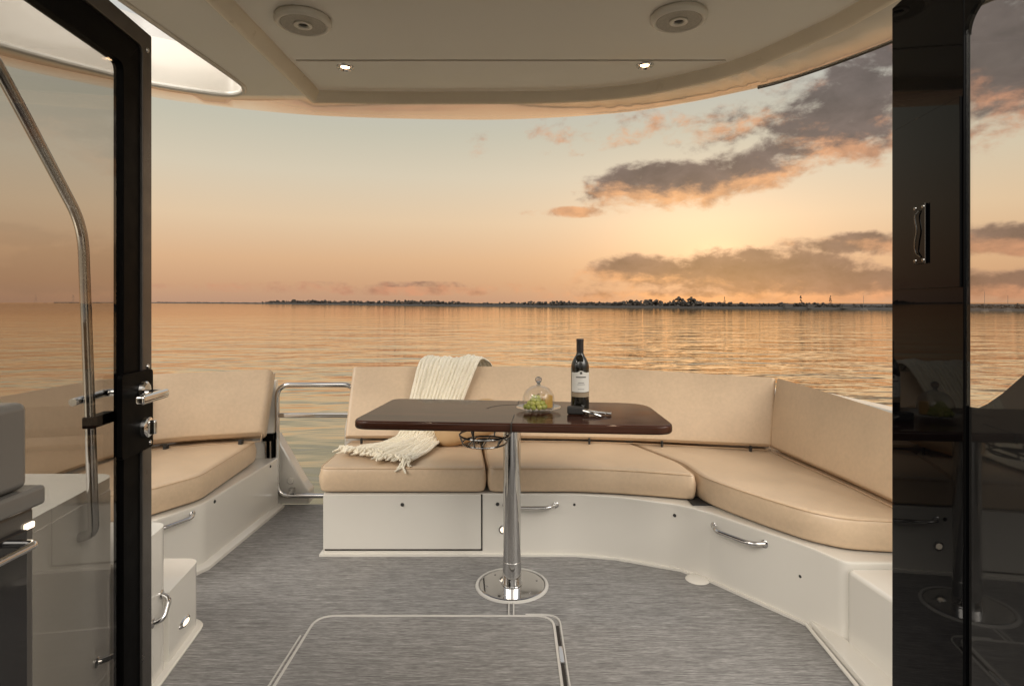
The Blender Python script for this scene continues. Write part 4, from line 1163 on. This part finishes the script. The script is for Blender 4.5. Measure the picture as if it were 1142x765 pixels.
# clouds
D = density(P)
vadd = t.n('ShaderNodeVectorMath', operation='ADD'); t.put(vadd.inputs[0], P)
tos = t.m('SUBTRACT', sunA, az)
vadd2 = t.comb(t.m('MULTIPLY', tos, .05), t.m('MULTIPLY', t.m('SUBTRACT', t.m('MULTIPLY', el, -.05), .014), 1.0), 0.0)
t.put(vadd.inputs[1], vadd2)
D2 = density(vadd.outputs[0])
lit = t.m('MULTIPLY', t.m('SUBTRACT', 1.0, D2), 1.0, clamp=True)
thin = t.m('SUBTRACT', 1.0, D)
tex = t.noise(t.mapping(P, (16, 26, 1), loc=(5, 1, 0)), 1, 6, .62, .3)
litf = t.m('MULTIPLY', t.m('POWER', lit, 1.2), t.mapr(tex, .36, .60, .5, 1.0), clamp=True)
nearsun = gauss(sunA - .06, sunE + .06, .34, .20)
cshade = t.mix(t.mapr(el, 0, .3), s2l(138, 107, 94), s2l(110, 99, 95))
cshade = t.mix(t.m('MULTIPLY', gauss(sunA, sunE, .25, .08), .2), cshade, s2l(196, 150, 112))
kk = t.mapr(tex, .32, .68, .78, 1.22)
kk = t.m('MULTIPLY', kk, t.mapr(D, .35, 1.0, 1.38, .90))
cshade = t.mix(1.0, cshade, t.comb(kk, kk, kk), 'MULTIPLY')
clit = t.mix(nearsun, s2l(206, 146, 116), s2l(240, 178, 124))
ccol = t.mix(litf, cshade, clit)
front = t.mapr(Y, 0, .3, 0, 1)
sky = t.mix(t.m('MULTIPLY', t.m('MULTIPLY', D, .97), front), sky, ccol)
# sky behind the viewer, with two bright fill lobes added to light the cockpit
back = t.mapr(Y, .10, -.45, 0, 1, True)
azb = t.m('ARCTAN2', X, t.m('MULTIPLY', Y, -1.0))
ga2 = t.m('DIVIDE', t.m('SUBTRACT', t.m('ABSOLUTE', azb), .95), .52); ge2 = t.m('DIVIDE', t.m('SUBTRACT', el, .68), .30)
lobe = t.m('POWER', 2.71828, t.m('MULTIPLY', -1.0, t.m('ADD', t.m('MULTIPLY', ga2, ga2), t.m('MULTIPLY', ge2, ge2))))
sky = t.mix(back, sky, t.mix(1.0, (.45, .42, .38, 1), scale_col(lobe, (11.4, 10.7, 9.7)), 'ADD'))
# high overhead sky
ns = t.n('ShaderNodeTexSky', sky_type='NISHITA', sun_disc=False, sun_elevation=R(5.0), sun_rotation=sunA)
bg2 = t.n('ShaderNodeBackground'); nt.links.new(ns.outputs[0], bg2.inputs[0]); bg2.inputs[1].default_value = .004
nt.links.new(sky, bg.inputs[0]); bg.inputs[1].default_value = 1.0
add = t.n('ShaderNodeAddShader'); nt.links.new(bg.outputs[0], add.inputs[0]); nt.links.new(bg2.outputs[0], add.inputs[1]); nt.links.new(add.outputs[0], wout.inputs[0])

# sun, veiled by the cloud bank
sl_ = bpy.data.lights.new('sun', 'SUN'); sl_.energy = .03; sl_.angle = R(60); sl_.color = (1, .62, .32)
so_ = bpy.data.objects.new('sun', sl_); col.objects.link(so_)
sd = V((math.sin(sunA) * math.cos(sunE + .03), math.cos(sunA) * math.cos(sunE + .03), math.sin(sunE + .03)))
so_.rotation_euler = (-sd).to_track_quat('-Z', 'Y').to_euler()

# ------------------------------------------------------------------ camera and render settings
cam = bpy.data.cameras.new('camera'); co = bpy.data.objects.new('camera', cam); col.objects.link(co)
co.location = (0, 0, CAMZ); co.rotation_euler = (R(90), 0, 0)
cam.sensor_width = 36; cam.lens = 36 * 650 / 1142; cam.shift_y = (337.5 - 382.5) / 1142
cam.clip_start = .05; cam.clip_end = 20000
sc.camera = co
sc.view_settings.view_transform = 'Standard'; sc.view_settings.look = 'None'; sc.view_settings.exposure = 0; sc.view_settings.gamma = 1
sc.view_settings.use_curve_mapping = False
sc.render.engine = 'CYCLES'
cy = sc.cycles
cy.use_denoising = True; cy.max_bounces = 8; cy.diffuse_bounces = 4; cy.glossy_bounces = 4; cy.transparent_max_bounces = 16
cy.caustics_reflective = False; cy.caustics_refractive = False; cy.sample_clamp_indirect = 6
